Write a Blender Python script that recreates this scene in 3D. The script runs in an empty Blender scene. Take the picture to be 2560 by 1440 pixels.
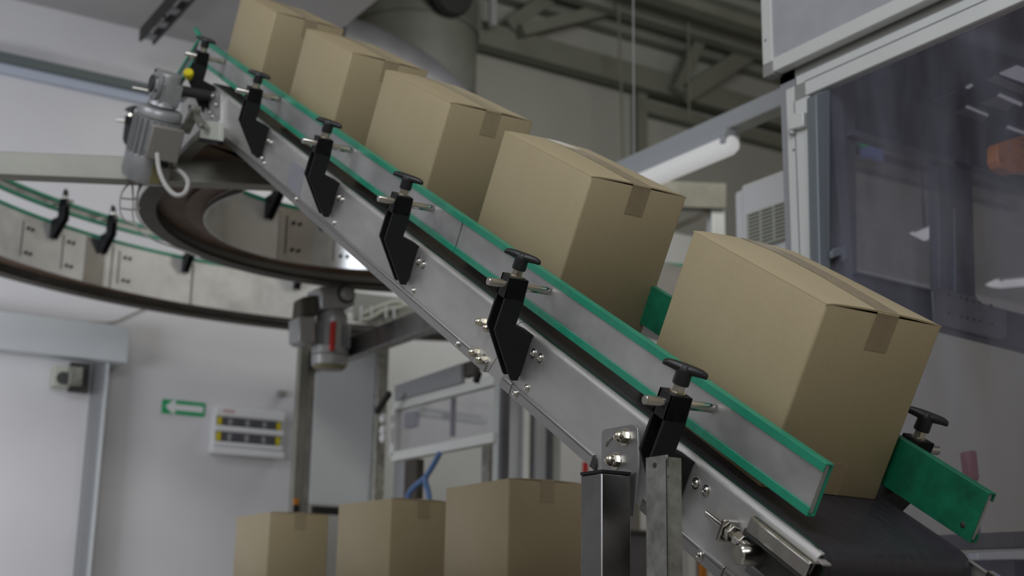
import bpy, bmesh, math, random
from mathutils import Vector, Matrix
random.seed(7)
scn = bpy.context.scene
COL = scn.collection
PI = math.pi
# ---------------------------------------------------------------- camera
FPX = 3359.66
PITCH, ROLL, AZ, INC = 0.2399018, -0.0173243, 0.5565781, 0.5353487
CAM = Vector((-1.797368, -1.944849, 1.501347))
def cam_axes():
    ca, sa, cp, sp = math.cos(AZ), math.sin(AZ), math.cos(PITCH), math.sin(PITCH)
    fw = Vector((sa*cp, ca*cp, sp)); r0 = Vector((ca, -sa, 0)); d0 = fw.cross(r0)
    cr, sr = math.cos(ROLL), math.sin(ROLL)
    return cr*r0+sr*d0, -sr*r0+cr*d0, fw
CR, CD, CF = cam_axes()
cam = bpy.data.cameras.new('camera'); camo = bpy.data.objects.new('camera', cam); COL.objects.link(camo)
mt = Matrix((CR, -CD, -CF)).transposed().to_4x4(); mt.translation = CAM
camo.matrix_world = mt
cam.sensor_width = 36; cam.lens = FPX/2560*36; cam.clip_start = .05; cam.clip_end = 100
cam.dof.use_dof = True; cam.dof.focus_distance = 2.95; cam.dof.aperture_fstop = 3.3
scn.camera = camo
# ---------------------------------------------------------------- world, light, exposure
scn.view_settings.view_transform = 'Standard'; scn.view_settings.look = 'None'
scn.view_settings.exposure = 0; scn.view_settings.gamma = 1
world = bpy.data.worlds.new('world'); scn.world = world; world.use_nodes = True
bg = world.node_tree.nodes['Background']; bg.inputs[0].default_value = (1, .90, .72, 1); bg.inputs[1].default_value = .195
def area(name, loc, target, size, power, color=(1, .99, .96), sy=None):
    l = bpy.data.lights.new(name, 'AREA'); l.energy = power; l.size = size; l.color = color
    if sy: l.shape = 'RECTANGLE'; l.size_y = sy
    o = bpy.data.objects.new(name, l); COL.objects.link(o); o.location = loc
    o.rotation_euler = (Vector(target)-Vector(loc)).to_track_quat('-Z', 'Y').to_euler()
    return o
area('unseen_room_light', (-4.6, .8, 4.6), (.3, 1.5, 2), 2.6, 18, (.93, .985, 1.09), sy=1.4)
area('unseen_room_light', (-1.6, -1.6, 5.3), (.1, 1.4, 1.8), 2.4, 57, (.93, .985, 1.09), sy=1.2)
area('unseen_room_light', (-3.6, 2.4, 5.4), (-.6, 8, 2.2), 2.6, 60, (.92, .98, 1.07), sy=1.4)
area('unseen_room_light', (-3.4, -3.6, 4.4), (-.5, 8, 2.4), 2.6, 72, (.92, .98, 1.06), sy=1.4)  # unseen fill added on the camera side to brighten the white wall
area('unseen_room_light', (4.6, 3.6, 6.6), (7, 11, 7.6), 2.6, 140, (1, 1, .92), sy=1.4)  # unseen fill added, aimed upward to brighten the hall roof and wall
area('wall_fill_light', (-2.2, 5.5, 2.6), (-.2, 8, 2.4), 1.4, 46, (.96, .99, 1.04), sy=.9)  # unseen low fill added to lift the white wall below the ring
area('unseen_room_light', (4.4, 7.0, 6.5), (4.0, 9, 2.0), 2.2, 38, (.97, 1, 1.03), sy=1.2)

# ---------------------------------------------------------------- coordinate helpers
def ray(px):
    return CF + CR*((px[0]-1280)/FPX) + CD*((px[1]-720)/FPX)
def at(px, axis, val):
    """world point where the sight line of a measured pixel meets the plane axis = val"""
    d = ray(px); t = (val-CAM[axis])/d[axis]
    return CAM + d*t
def X_(px, v): return at(px, 0, v)
def Y_(px, v): return at(px, 1, v)
def Z_(px, v): return at(px, 2, v)
CO = Vector((0, 0, 1.75))                       # conveyor origin
CM = Matrix.Translation(CO) @ Matrix.Rotation(INC, 4, 'X')
CMI = CM.inverted()
def cl(px, w):
    """conveyor-local (w, s, n) on the upright plane w"""
    p = CMI @ X_(px, w); return p
# ---------------------------------------------------------------- materials
def mat(name, color, rough=.5, metal=0, spec=.5, noise=0, nscale=20, stretch=(1, 1, 1), bump=0, bscale=200, rvar=0, coat=0, emit=None, alpha=None, dark=None, coords='Object'):
    m = bpy.data.materials.new(name); m.use_nodes = True
    nt = m.node_tree; b = nt.nodes['Principled BSDF']
    b.inputs['Base Color'].default_value = (*color, 1); b.inputs['Roughness'].default_value = rough
    b.inputs['Metallic'].default_value = metal; b.inputs['Specular IOR Level'].default_value = spec
    if coat: b.inputs['Coat Weight'].default_value = coat
    if emit: b.inputs['Emission Color'].default_value = (*emit[0], 1); b.inputs['Emission Strength'].default_value = emit[1]
    if alpha is not None: b.inputs['Alpha'].default_value = alpha
    if noise or bump or rvar:
        tc = nt.nodes.new('ShaderNodeTexCoord'); mp = nt.nodes.new('ShaderNodeMapping'); mp.inputs['Scale'].default_value = stretch
        nt.links.new(tc.outputs[coords], mp.inputs[0])
        n = nt.nodes.new('ShaderNodeTexNoise'); n.inputs['Scale'].default_value = nscale; n.inputs['Detail'].default_value = 6; n.inputs['Roughness'].default_value = .6
        nt.links.new(mp.outputs[0], n.inputs[0])
        if noise:
            r = nt.nodes.new('ShaderNodeValToRGB')
            r.color_ramp.elements[0].position = .3; r.color_ramp.elements[1].position = .7
            lo = dark or tuple(c*(1-noise) for c in color); hi = tuple(min(1, c*(1+noise*.6)) for c in color)
            r.color_ramp.elements[0].color = (*lo, 1); r.color_ramp.elements[1].color = (*hi, 1)
            nt.links.new(n.outputs[0], r.inputs[0]); nt.links.new(r.outputs[0], b.inputs['Base Color'])
        if rvar:
            mr = nt.nodes.new('ShaderNodeMapRange'); mr.inputs[1].default_value = .3; mr.inputs[2].default_value = .7
            mr.inputs[3].default_value = max(.03, rough-rvar); mr.inputs[4].default_value = rough+rvar
            nt.links.new(n.outputs[0], mr.inputs[0]); nt.links.new(mr.outputs[0], b.inputs['Roughness'])
        if bump:
            n2 = nt.nodes.new('ShaderNodeTexNoise'); n2.inputs['Scale'].default_value = bscale; n2.inputs['Detail'].default_value = 3
            nt.links.new(mp.outputs[0], n2.inputs[0])
            bp = nt.nodes.new('ShaderNodeBump'); bp.inputs['Strength'].default_value = bump; bp.inputs['Distance'].default_value = .002
            nt.links.new(n2.outputs[0], bp.inputs['Height']); nt.links.new(bp.outputs[0], b.inputs['Normal'])
    return m
M = {}
def kraft():
    m = mat('kraft_board', (.40, .325, .20), .5, spec=.5)
    nt = m.node_tree; b = nt.nodes['Principled BSDF']; L = nt.links.new
    tc = nt.nodes.new('ShaderNodeTexCoord')
    mp = nt.nodes.new('ShaderNodeMapping'); mp.inputs['Scale'].default_value = (1, 1, .35)
    L(tc.outputs['Object'], mp.inputs[0])
    n = nt.nodes.new('ShaderNodeTexNoise'); n.inputs['Scale'].default_value = 160; n.inputs['Detail'].default_value = 5; L(mp.outputs[0], n.inputs[0])
    n1 = nt.nodes.new('ShaderNodeTexNoise'); n1.inputs['Scale'].default_value = 6; L(tc.outputs['Object'], n1.inputs[0])
    r = nt.nodes.new('ShaderNodeValToRGB'); r.color_ramp.elements[0].position = .3; r.color_ramp.elements[1].position = .72
    r.color_ramp.elements[0].color = (.40, .325, .19, 1); r.color_ramp.elements[1].color = (.445, .365, .225, 1)
    mx = nt.nodes.new('ShaderNodeMath'); mx.operation = 'MULTIPLY_ADD'; mx.inputs[1].default_value = .5
    ml = nt.nodes.new('ShaderNodeMath'); ml.operation = 'MULTIPLY'; ml.inputs[1].default_value = .5; L(n1.outputs[0], ml.inputs[0])
    L(n.outputs[0], mx.inputs[0]); L(ml.outputs[0], mx.inputs[2]); L(mx.outputs[0], r.inputs[0]); L(r.outputs[0], b.inputs['Base Color'])
    w = nt.nodes.new('ShaderNodeTexWave'); w.wave_type = 'BANDS'; w.bands_direction = 'DIAGONAL'; w.inputs['Scale'].default_value = 45
    m2 = nt.nodes.new('ShaderNodeMapping'); m2.inputs['Scale'].default_value = (1, 1, .0); L(tc.outputs['Object'], m2.inputs[0]); L(m2.outputs[0], w.inputs[0])
    a = nt.nodes.new('ShaderNodeMath'); a.operation = 'ADD'; L(n.outputs[0], a.inputs[0])
    sc = nt.nodes.new('ShaderNodeMath'); sc.operation = 'MULTIPLY'; sc.inputs[1].default_value = .35; L(w.outputs['Fac'], sc.inputs[0]); L(sc.outputs[0], a.inputs[1])
    bp = nt.nodes.new('ShaderNodeBump'); bp.inputs['Strength'].default_value = .12; bp.inputs['Distance'].default_value = .001
    L(a.outputs[0], bp.inputs['Height']); L(bp.outputs[0], b.inputs['Normal'])
    return m
M['kraft'] = kraft()
M['shaded_board'] = mat('shaded_board', (.09, .06, .035), .9)  # inner flaps coloured dark for the shade inside the flap gap
M['tape'] = mat('packing_tape', (.33, .26, .16), .25, spec=.7, noise=.12, nscale=30, bump=.25, bscale=60)
M['tape_pale'] = mat('pale_packing_tape', (.37, .30, .185), .32, spec=.6, noise=.08, nscale=30, bump=.25, bscale=60)
M['steel'] = mat('brushed_stainless', (.60, .585, .57), .52, .88, noise=.13, nscale=9, stretch=(1, .3, 1), rvar=.09, bump=.12, bscale=350)
M['hinge_steel'] = mat('hinge_stainless', (.40, .40, .395), .40, .95, noise=.10, nscale=9)
M['strip_steel'] = mat('strip_stainless', (.45, .44, .43), .40, .95, noise=.12, nscale=9, stretch=(1, .3, 1))
M['rail_steel'] = mat('scuffed_rail_steel', (.55, .545, .535), .48, .8, noise=.22, nscale=6, stretch=(1, .5, 1), rvar=.1, bump=.1, bscale=260)
M['steel_worn'] = mat('worn_steel', (.36, .36, .355), .42, 1, noise=.35, nscale=7, stretch=(1, .5, 1), rvar=.12, bump=.1, bscale=260)
M['polished'] = mat('polished_steel', (.62, .60, .56), .18, 1, noise=.12, nscale=30, rvar=.05)
M['nickel'] = mat('nickel', (.66, .62, .52), .2, 1)
M['tube_steel'] = mat('tube_stainless', (.30, .295, .29), .28, 1, noise=.3, nscale=4, stretch=(1, 1, .5), rvar=.08)
M['galv'] = mat('galvanised_steel', (.36, .36, .33), .45, .8, noise=.35, nscale=26, rvar=.1, bump=.15, bscale=120)
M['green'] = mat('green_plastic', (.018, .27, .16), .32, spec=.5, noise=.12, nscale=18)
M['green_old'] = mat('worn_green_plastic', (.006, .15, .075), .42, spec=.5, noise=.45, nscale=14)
M['black'] = mat('black_nylon', (.011, .011, .012), .55, spec=.35, bump=.15, bscale=500)
M['knob'] = mat('black_knob', (.012, .012, .014), .42, spec=.5)
M['rubber'] = mat('black_belt', (.026, .024, .030), .38, spec=.55, noise=.3, nscale=25, stretch=(8, .6, 1), rvar=.08, bump=.25, bscale=120)
M['belt_edge'] = mat('belt_edge_green', (.006, .035, .018), .5)
M['white_paint'] = mat('white_wall_paint', (.64, .63, .655), .75, noise=.05, nscale=1.2, bump=.05, bscale=40)
M['ceiling'] = mat('ceiling_paint', (.50, .485, .49), .8, noise=.05, nscale=1)
M['hall_wall'] = mat('hall_wall_paint', (.30, .30, .28), .85, noise=.08, nscale=.7)
M['roof'] = mat('roof_sheet', (.18, .185, .165), .6, noise=.1, nscale=2)
M['truss'] = mat('truss_paint', (.15, .155, .13), .55, noise=.1, nscale=3)
M['duct'] = mat('duct_sheet', (.085, .088, .075), .6, .0, noise=.25, nscale=2.5)
M['branch_grey'] = mat('branch_sheet', (.10, .10, .11), .5, noise=.2, nscale=3)
M['trim_dark'] = mat('dark_trim_paint', (.12, .14, .14), .6)
M['trim_pale'] = mat('pale_trim_paint', (.46, .50, .60), .6)
M['dark'] = mat('dark_metal', (.03, .03, .028), .6)
M['partition'] = mat('partition_paint', (.40, .40, .40), .7, noise=.05, nscale=1.5)
M['blue_grey'] = mat('blue_grey_paint', (.55, .575, .60), .55, noise=.06, nscale=2)
M['mid_grey'] = mat('mid_grey_paint', (.30, .305, .32), .6, noise=.04, nscale=3)
M['panel_grey'] = mat('grey_panel', (.50, .515, .54), .5, noise=.05, nscale=2)
M['cab_panel'] = mat('cabinet_panel', (.41, .415, .45), .55, noise=.06, nscale=8, dark=(.37, .37, .39))
M['alu'] = mat('anodised_aluminium', (.74, .75, .73), .5, .25, noise=.03, nscale=6)
M['alu_dim'] = mat('dull_aluminium', (.52, .54, .54), .5, .2, noise=.05, nscale=4)
M['plastic_grey'] = mat('grey_plastic', (.28, .28, .265), .6)
M['cream'] = mat('cream_plastic', (.46, .475, .41), .55)
M['motor'] = mat('motor_grey_paint', (.33, .33, .335), .38, .35, noise=.12, nscale=15)
M['motor_lid'] = mat('terminal_lid', (.24, .225, .205), .45, .1)
M['yellow'] = mat('yellow_plastic', (.62, .52, .01), .4)
M['olive'] = mat('olive_label', (.20, .18, .08), .5)
M['red_dim'] = mat('faded_red_paint', (.22, .06, .06), .6)
M['red'] = mat('red_paint', (.45, .02, .015), .45)
M['orange'] = mat('orange_plastic', (.50, .16, .008), .45, noise=.2, nscale=12)
M['cable'] = mat('grey_cable', (.42, .41, .39), .5)
M['blue_tube'] = mat('blue_hose', (.10, .20, .42), .4)
M['brown_under'] = mat('brown_underside', (.14, .088, .058), .6, noise=.35, nscale=5)
M['dark_flange'] = mat('dark_underside', (.062, .053, .041), .6, noise=.25, nscale=5)
M['panel_steel'] = mat('spotted_steel', (.66, .655, .64), .42, .45, noise=.10, nscale=7, rvar=.1)
M['panel_shine'] = mat('mirror_steel', (.45, .45, .45), .22, 1, noise=.3, nscale=2.5)
M['beam_steel'] = mat('beam_stainless', (.27, .265, .23), .5, .6, noise=.2, nscale=4, rvar=.06)
M['sign_green'] = mat('sign_green', (.012, .33, .12), .5)
M['sign_white'] = mat('sign_white', (.70, .71, .72), .5)
M['white_plastic'] = mat('white_plastic', (.72, .72, .735), .4)
M['breaker'] = mat('breaker_grey', (.10, .10, .12), .5, noise=.5, nscale=60)
M['machine_dark'] = mat('machine_dark_steel', (.072, .070, .086), .5, .2, noise=.2, nscale=4)
M['machine_mid'] = mat('machine_frame_steel', (.13, .13, .145), .45, .3, noise=.2, nscale=6)
M['machine_post'] = mat('machine_post_alu', (.20, .225, .25), .45, .3, noise=.2, nscale=10, stretch=(1, 1, .1))
M['machine_back'] = mat('milky_panel', (.27, .265, .31), .4, noise=.25, nscale=1.6)
M['floor'] = mat('concrete_floor', (.38, .37, .34), .6, noise=.1, nscale=2)
M['label_grey'] = mat('label_sticker', (.26, .26, .29), .5, noise=.15, nscale=60)
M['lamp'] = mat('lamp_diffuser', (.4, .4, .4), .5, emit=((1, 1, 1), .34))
M['lamp_white'] = mat('lamp_housing', (.45, .47, .50), .5)
M['glow_opening'] = mat('glowing_roof_opening', (.1, .1, .1), .5, emit=((.93, .9, 1), .13))  # no lamp: glow put in for the hall roof showing through openings
def glass(name, tint, f):
    m = bpy.data.materials.new(name); m.use_nodes = True; nt = m.node_tree; nt.nodes.clear(); L = nt.links.new
    o = nt.nodes.new('ShaderNodeOutputMaterial'); t = nt.nodes.new('ShaderNodeBsdfTransparent'); t.inputs[0].default_value = (*tint, 1)
    g = nt.nodes.new('ShaderNodeBsdfGlossy'); g.inputs['Roughness'].default_value = .04; g.inputs[0].default_value = (.8, .8, .95, 1)
    d = nt.nodes.new('ShaderNodeBsdfDiffuse'); d.inputs[0].default_value = (.45, .45, .55, 1)
    tc = nt.nodes.new('ShaderNodeTexCoord'); mp = nt.nodes.new('ShaderNodeMapping'); mp.inputs['Scale'].default_value = (1, 1, .25)
    n = nt.nodes.new('ShaderNodeTexNoise'); n.inputs['Scale'].default_value = 6; n.inputs['Detail'].default_value = 6; L(tc.outputs['Object'], mp.inputs[0]); L(mp.outputs[0], n.inputs[0])
    mr = nt.nodes.new('ShaderNodeMapRange'); mr.inputs[1].default_value = .35; mr.inputs[2].default_value = .8; mr.inputs[3].default_value = f*.35; mr.inputs[4].default_value = f*1.6
    L(n.outputs[0], mr.inputs[0])
    m1 = nt.nodes.new('ShaderNodeMixShader'); L(mr.outputs[0], m1.inputs[0]); L(t.outputs[0], m1.inputs[1]); L(d.outputs[0], m1.inputs[2])
    fr0 = nt.nodes.new('ShaderNodeFresnel'); fr0.inputs[0].default_value = 1.45; ge = nt.nodes.new('ShaderNodeNewGeometry'); iv = nt.nodes.new('ShaderNodeMath'); iv.operation = 'SUBTRACT'; iv.inputs[0].default_value = 1; L(ge.outputs['Backfacing'], iv.inputs[1]); fr = nt.nodes.new('ShaderNodeMath'); fr.operation = 'MULTIPLY'; L(fr0.outputs[0], fr.inputs[0]); L(iv.outputs[0], fr.inputs[1])
    m2 = nt.nodes.new('ShaderNodeMixShader'); L(fr.outputs[0], m2.inputs[0]); L(m1.outputs[0], m2.inputs[1]); L(g.outputs[0], m2.inputs[2])
    L(m2.outputs[0], o.inputs[0]); return m
M['glass'] = glass("clear_polycarbonate", (.95, .95, .98), .09)
M['pane_milky'] = glass('milky_pane', (.95, .95, .96), .12)
M['tape_clear'] = M['tape']

# ---------------------------------------------------------------- mesh builder
WM = {}                                          # object name -> world matrix (my own book-keeping)
class MB:
    def __init__(s): s.v = []; s.f = []
    def add(s, vs, fs):
        k = len(s.v); s.v += [Vector(v) for v in vs]; s.f += [tuple(i+k for i in f) for f in fs]; return s
    def box(s, a, b):
        x0, y0, z0 = [min(a[i], b[i]) for i in range(3)]; x1, y1, z1 = [max(a[i], b[i]) for i in range(3)]
        return s.add([(x0,y0,z0),(x1,y0,z0),(x1,y1,z0),(x0,y1,z0),(x0,y0,z1),(x1,y0,z1),(x1,y1,z1),(x0,y1,z1)],
                     [(0,3,2,1),(4,5,6,7),(0,1,5,4),(1,2,6,5),(2,3,7,6),(3,0,4,7)])
    def prism(s, pts, axis, a, b):
        """outline pts (two coordinates, the axis left out) pushed from a to b along axis"""
        def P(p, t):
            q = list(p); q.insert(axis, t); return q
        n = len(pts); vs = [P(p, a) for p in pts]+[P(p, b) for p in pts]
        fs = [tuple(range(n-1, -1, -1)), tuple(range(n, 2*n))]+[(i, (i+1) % n, n+(i+1) % n, n+i) for i in range(n)]
        return s.add(vs, fs)
    def cyl(s, p0, p1, r0, r1=None, n=20, cap=True):
        p0, p1 = Vector(p0), Vector(p1); r1 = r0 if r1 is None else r1
        d = (p1-p0).normalized(); u = d.orthogonal().normalized(); v = d.cross(u)
        vs = []
        for p, r in ((p0, r0), (p1, r1)):
            for i in range(n):
                t = 2*PI*i/n; vs.append(p+u*(math.cos(t)*r)+v*(math.sin(t)*r))
        fs = [(i, (i+1) % n, n+(i+1) % n, n+i) for i in range(n)]
        if cap: fs += [tuple(range(n-1, -1, -1)), tuple(range(n, 2*n))]
        return s.add(vs, fs)
    def lathe(s, p0, d, prof, n=24):
        """prof: list of (distance along d, radius)"""
        p0 = Vector(p0); d = Vector(d).normalized(); u = d.orthogonal().normalized(); v = d.cross(u); vs = []; fs = []
        for h, r in prof:
            for i in range(n):
                t = 2*PI*i/n; vs.append(p0+d*h+u*(math.cos(t)*r)+v*(math.sin(t)*r))
        for k in range(len(prof)-1):
            fs += [(k*n+i, k*n+(i+1) % n, (k+1)*n+(i+1) % n, (k+1)*n+i) for i in range(n)]
        fs += [tuple(range(n-1, -1, -1)), tuple(range((len(prof)-1)*n, len(prof)*n))]
        return s.add(vs, fs)
    def bar(s, p0, p1, wx, wz, up=(0, 0, 1)):
        """straight bar of rectangular section wx (sideways) by wz (upwards)"""
        p0, p1 = Vector(p0), Vector(p1); d = (p1-p0).normalized(); side = d.cross(Vector(up)).normalized(); u = side.cross(d)
        vs = []
        for p in (p0, p1):
            for a, b in ((-1,-1),(1,-1),(1,1),(-1,1)): vs.append(p+side*(a*wx/2)+u*(b*wz/2))
        return s.add(vs, [(0,3,2,1),(4,5,6,7),(0,1,5,4),(1,2,6,5),(2,3,7,6),(3,0,4,7)])
    def tube(s, pts, r, n=10, sub=6):
        P = [Vector(p) for p in pts]; Q = []
        for i in range(len(P)-1):
            a = P[max(0, i-1)]; b = P[i]; c = P[i+1]; d = P[min(len(P)-1, i+2)]
            for k in range(sub):
                t = k/sub; Q.append(.5*((2*b)+(c-a)*t+(2*a-5*b+4*c-d)*t*t+(-a+3*b-3*c+d)*t**3))
        Q.append(P[-1]); vs = []; fs = []; u = None
        for i, q in enumerate(Q):
            d = (Q[min(i+1, len(Q)-1)]-Q[max(i-1, 0)]).normalized()
            u = d.orthogonal().normalized() if u is None else (u-d*u.dot(d)).normalized()
            v = d.cross(u)
            for k in range(n):
                t = 2*PI*k/n; vs.append(q+u*(math.cos(t)*r)+v*(math.sin(t)*r))
        for i in range(len(Q)-1):
            fs += [(i*n+k, i*n+(k+1) % n, (i+1)*n+(k+1) % n, (i+1)*n+k) for k in range(n)]
        fs += [tuple(range(n-1, -1, -1)), tuple(range((len(Q)-1)*n, len(Q)*n))]
        return s.add(vs, fs)
    def loft(s, sections, closed=False):
        """quads between equal-length closed outlines"""
        n = len(sections[0]); vs = [p for sec in sections for p in sec]; fs = []; m = len(sections)
        for k in range(m if closed else m-1):
            a = k*n; b = ((k+1) % m)*n
            fs += [(a+i, a+(i+1) % n, b+(i+1) % n, b+i) for i in range(n)]
        if not closed: fs += [tuple(range(n-1, -1, -1)), tuple(range((m-1)*n, m*n))]
        return s.add(vs, fs)
    def build(s, name, m, parent=None, world=False, bevel=0, smooth=False, seg=2):
        me = bpy.data.meshes.new(name)
        base = Matrix.Identity(4)
        if parent is not None: base = WM[parent.name]
        vs = s.v
        if parent is not None and world:
            inv = base.inverted(); vs = [inv @ v for v in vs]
        o = bpy.data.objects.new(name, me)
        if parent is None:
            lo = Vector([min(v[i] for v in vs) for i in range(3)]); hi = Vector([max(v[i] for v in vs) for i in range(3)])
            org = Vector(((lo.x+hi.x)/2, (lo.y+hi.y)/2, lo.z)); vs = [v-org for v in vs]; o.location = org
            WM_m = Matrix.Translation(org)
        else: WM_m = base
        me.from_pydata([tuple(v) for v in vs], [], s.f)
        bm = bmesh.new(); bm.from_mesh(me); bmesh.ops.recalc_face_normals(bm, faces=bm.faces); bm.to_mesh(me); bm.free()
        COL.objects.link(o)
        if parent is not None: o.parent = parent
        me.materials.append(M[m] if isinstance(m, str) else m)
        if smooth:
            me.polygons.foreach_set('use_smooth', [True]*len(me.polygons))
            me.set_sharp_from_angle(angle=math.radians(38))
        if bevel:
            b = o.modifiers.new('bevel', 'BEVEL'); b.width = bevel; b.segments = seg; b.limit_method = 'ANGLE'; b.angle_limit = math.radians(40)
            me.polygons.foreach_set('use_smooth', [True]*len(me.polygons)); me.set_sharp_from_angle(angle=math.radians(38)) if not smooth else None
        WM[o.name] = WM_m
        return o
def tag(o, label=None, cat=None, group=None, kind=None):
    if label: o['label'] = label
    if cat: o['category'] = cat
    if group: o['group'] = group
    if kind: o['kind'] = kind
    return o
def thing(name, label, cat, loc=(0, 0, 0), mw=None, group=None):
    o = bpy.data.objects.new(name, None); COL.objects.link(o); o.empty_display_size = .1
    m = mw if mw is not None else Matrix.Translation(Vector(loc))
    o.matrix_world = m; WM[o.name] = m
    return tag(o, label, cat, group)
def copy_under(src, parent, offset=Vector((0, 0, 0)), m=None):
    """copy a part with its sub-parts below another parent, sharing mesh data"""
    c = src.copy(); COL.objects.link(c); c.parent = parent
    c.matrix_basis = (m if m is not None else Matrix.Translation(offset))
    for ch in [k for k in bpy.data.objects if k.parent == src]:
        d = ch.copy(); COL.objects.link(d); d.parent = c
    return c
def box(a, b): return MB().box(a, b)

# ================================================================ THE ROOM
YW = 8.0
floor = tag(box((-9, -5, -.1), (16, 17, 0)).build('floor', 'floor'), kind='structure')
xe = Y_((757, 1000), YW).x; zc = Y_((330, 70), YW).z
tag(box((-8, YW, 0), (xe, YW+.25, zc+1)).build('wall_back', 'white_paint'), kind='structure')
zceil = zc
xc1 = Z_((866, 10), zceil).x
tag(box((-8, 4.5, zceil), (2.2, YW, zceil+.15)).build('ceiling', 'ceiling'), kind='structure')
tag(box((-9, -1, 0), (-8.8, 17, 8)).build('wall_left', 'white_paint'), kind='structure')
YH = 10.72
tag(box((xe-.3, YH, 0), (16, YH+.2, 9)).build('wall_hall', 'hall_wall'), kind='structure')
# corrugated hall roof
ZR = 8.6
r = MB(); y = 5.0; prof = []
k = 0
while y < 10.7:
    prof += [(y, ZR), (y+.16, ZR), (y+.22, ZR+.10), (y+.40, ZR+.10)]; y += .46
top = [(p[0], p[1]+.02) for p in reversed(prof)]
r.prism(prof+top, 0, 2.3, 16)
tag(r.build('ceiling', 'roof'), kind='structure')
# pale trim along the top of the white wall (pipe-like ledge and its blue lower edge)
z1 = Y_((0, 140), YW).z; z2 = Y_((0, 163), YW).z
tag(box((-8, YW-.10, z2), (Y_((1100, 300), YW).x-1.2, YW, z1)).build('trim_1', 'trim_dark'), kind='structure')
tag(box((-8, YW-.05, z2-.07), (Y_((1100, 300), YW).x-1.2, YW, z2)).build('trim_2', 'trim_pale'), kind='structure')

# sliding door at far left: head box, post, leaf
zt = Y_((157, 803), YW-.2).z; zb = Y_((157, 897), YW-.2).z; xr = Y_((314, 860), YW-.2).x
door = box((-1.6, YW-.14, 0), (Y_((205, 1200), YW-.14).x, YW-.06, Y_((100, 890), YW-.14).z)).build('door_1', 'white_paint')
tag(door, kind='structure')
box((-1.6, YW-.30, zb), (xr, YW, zt)).build('head_box', 'blue_grey', door, world=True, bevel=.01)
box((Y_((243, 1200), YW-.26).x, YW-.26, 0), (Y_((258, 1100), YW-.26).x, YW-.05, zb)).build('door_post', 'blue_grey', door, world=True, bevel=.008)
box((Y_((212, 1200), YW-.2).x, YW-.2, 0), (Y_((243, 1200), YW-.26).x, YW-.05, zb)).build('door_jamb', 'mid_grey', door, world=True)
g = MB(); g.box(Y_((138, 912), YW-.3), Y_((178, 975), YW-.18)); g.build('roller_plate', 'cream', door, world=True, bevel=.004)
g = MB(); g.cyl(Y_((158, 945), YW-.34), Y_((158, 945), YW-.26), .045); g.cyl(Y_((190, 950), YW-.34), Y_((190, 950), YW-.26), .04)
g.box(Y_((180, 905), YW-.3), Y_((214, 985), YW-.24)); g.build('roller_carriage', 'dark', door, world=True)
g = MB(); g.box(Y_((176, 915), YW-.36), Y_((200, 968), YW-.31)); g.build('carriage_bracket', 'galv', door, world=True, bevel=.004)
# cable on the wall
P = [Y_(q, YW-.02) for q in [(-20, 795), (60, 797), (150, 801), (230, 806), (285, 804), (330, 785), (385, 762), (430, 752)]]
tag(MB().tube(P, .009).build('wall_cable', 'cable'), 'thin grey cable running loosely along the white wall above the door head', 'cable')
# exit arrow sign
t = thing('exit_arrow_sign', 'green and white direction sign with an arrow pointing left on the white wall', 'sign', Y_((459, 1035), YW-.006))
A = Y_((407, 1000), YW-.012); B = Y_((511, 1041), YW-.012)
zt_, zb_ = Y_((459, 1003), YW).z, Y_((459, 1038), YW).z
box((A.x, YW-.012, zb_), (B.x, YW-.001, zt_)).build('sign_plate', 'sign_green', t, world=True)
h = zt_-zb_; zm = (zt_+zb_)/2; w_ = B.x-A.x; ya, yb = YW-.016, YW-.012
g = MB(); g.prism([(A.x+w_*.07, zm), (A.x+w_*.24, zt_-h*.03), (A.x+w_*.30, zt_-h*.03), (A.x+w_*.30, zm+h*.22), (B.x-w_*.05, zm+h*.22), (B.x-w_*.05, zm-h*.22), (A.x+w_*.30, zm-h*.22), (A.x+w_*.30, zb_+h*.03), (A.x+w_*.24, zb_+h*.03)], 1, ya, yb)
g.build('arrow', 'sign_white', t, world=True)
# breaker box
t = thing('breaker_box', 'white electrical breaker box with two dark rows of switches and yellow ends on the wall', 'electrical box', Y_((622, 1085), YW-.05))
def pxY(q0, q1, y0, y1):
    """axis-aligned slab between two measured corners, facing -Y"""
    a = Y_(q0, y0); b = Y_(q1, y0); return MB().box((a.x, y0, a.z), (b.x, y1, b.z))
a = Y_((541, 1012), YW-.12); b = Y_((706, 1140), YW-.12)
x0, x1 = a.x, b.x; ztop, zbot = Y_((622, 1022), YW-.12).z, Y_((622, 1138), YW-.12).z
H_ = ztop-zbot; W_ = x1-x0
def bb(u0, u1, v0, v1, y0, y1): return MB().box((x0+u0*W_, y0, ztop-v0*H_), (x0+u1*W_, y1, ztop-v1*H_))
bb(0, 1, 0, 1, YW-.10, YW-.001).build('housing', 'white_plastic', t, world=True, bevel=.008)
bb(0, 1, 0, .20, YW-.13, YW-.10).build('top_cover', 'white_plastic', t, world=True, bevel=.006)
bb(0, 1, .42, .52, YW-.125, YW-.10).build('middle_bar', 'white_plastic', t, world=True, bevel=.004)
bb(0, 1, .76, .84, YW-.125, YW-.10).build('lower_bar', 'white_plastic', t, world=True, bevel=.004)
bb(-.02, 1.02, .88, 1.02, YW-.135, YW-.10).build('bottom_cover', 'white_plastic', t, world=True, bevel=.006)
for (v0, v1) in ((.22, .40), (.54, .74)):
    bb(.03, .97, v0, v1, YW-.104, YW-.099).build('row_recess', 'breaker', t, world=True)
    for i in range(12):
        u = .13+i*.062; bb(u, u+.05, v0+.03, v1-.02, YW-.118, YW-.10).build('breaker', 'mid_grey' if i % 4 == 1 else 'breaker', t, world=True)
    for u in (.04, .90): bb(u, u+.055, v0+.01, v1-.01, YW-.114, YW-.10).build('end_strip', 'yellow', t, world=True)
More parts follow.
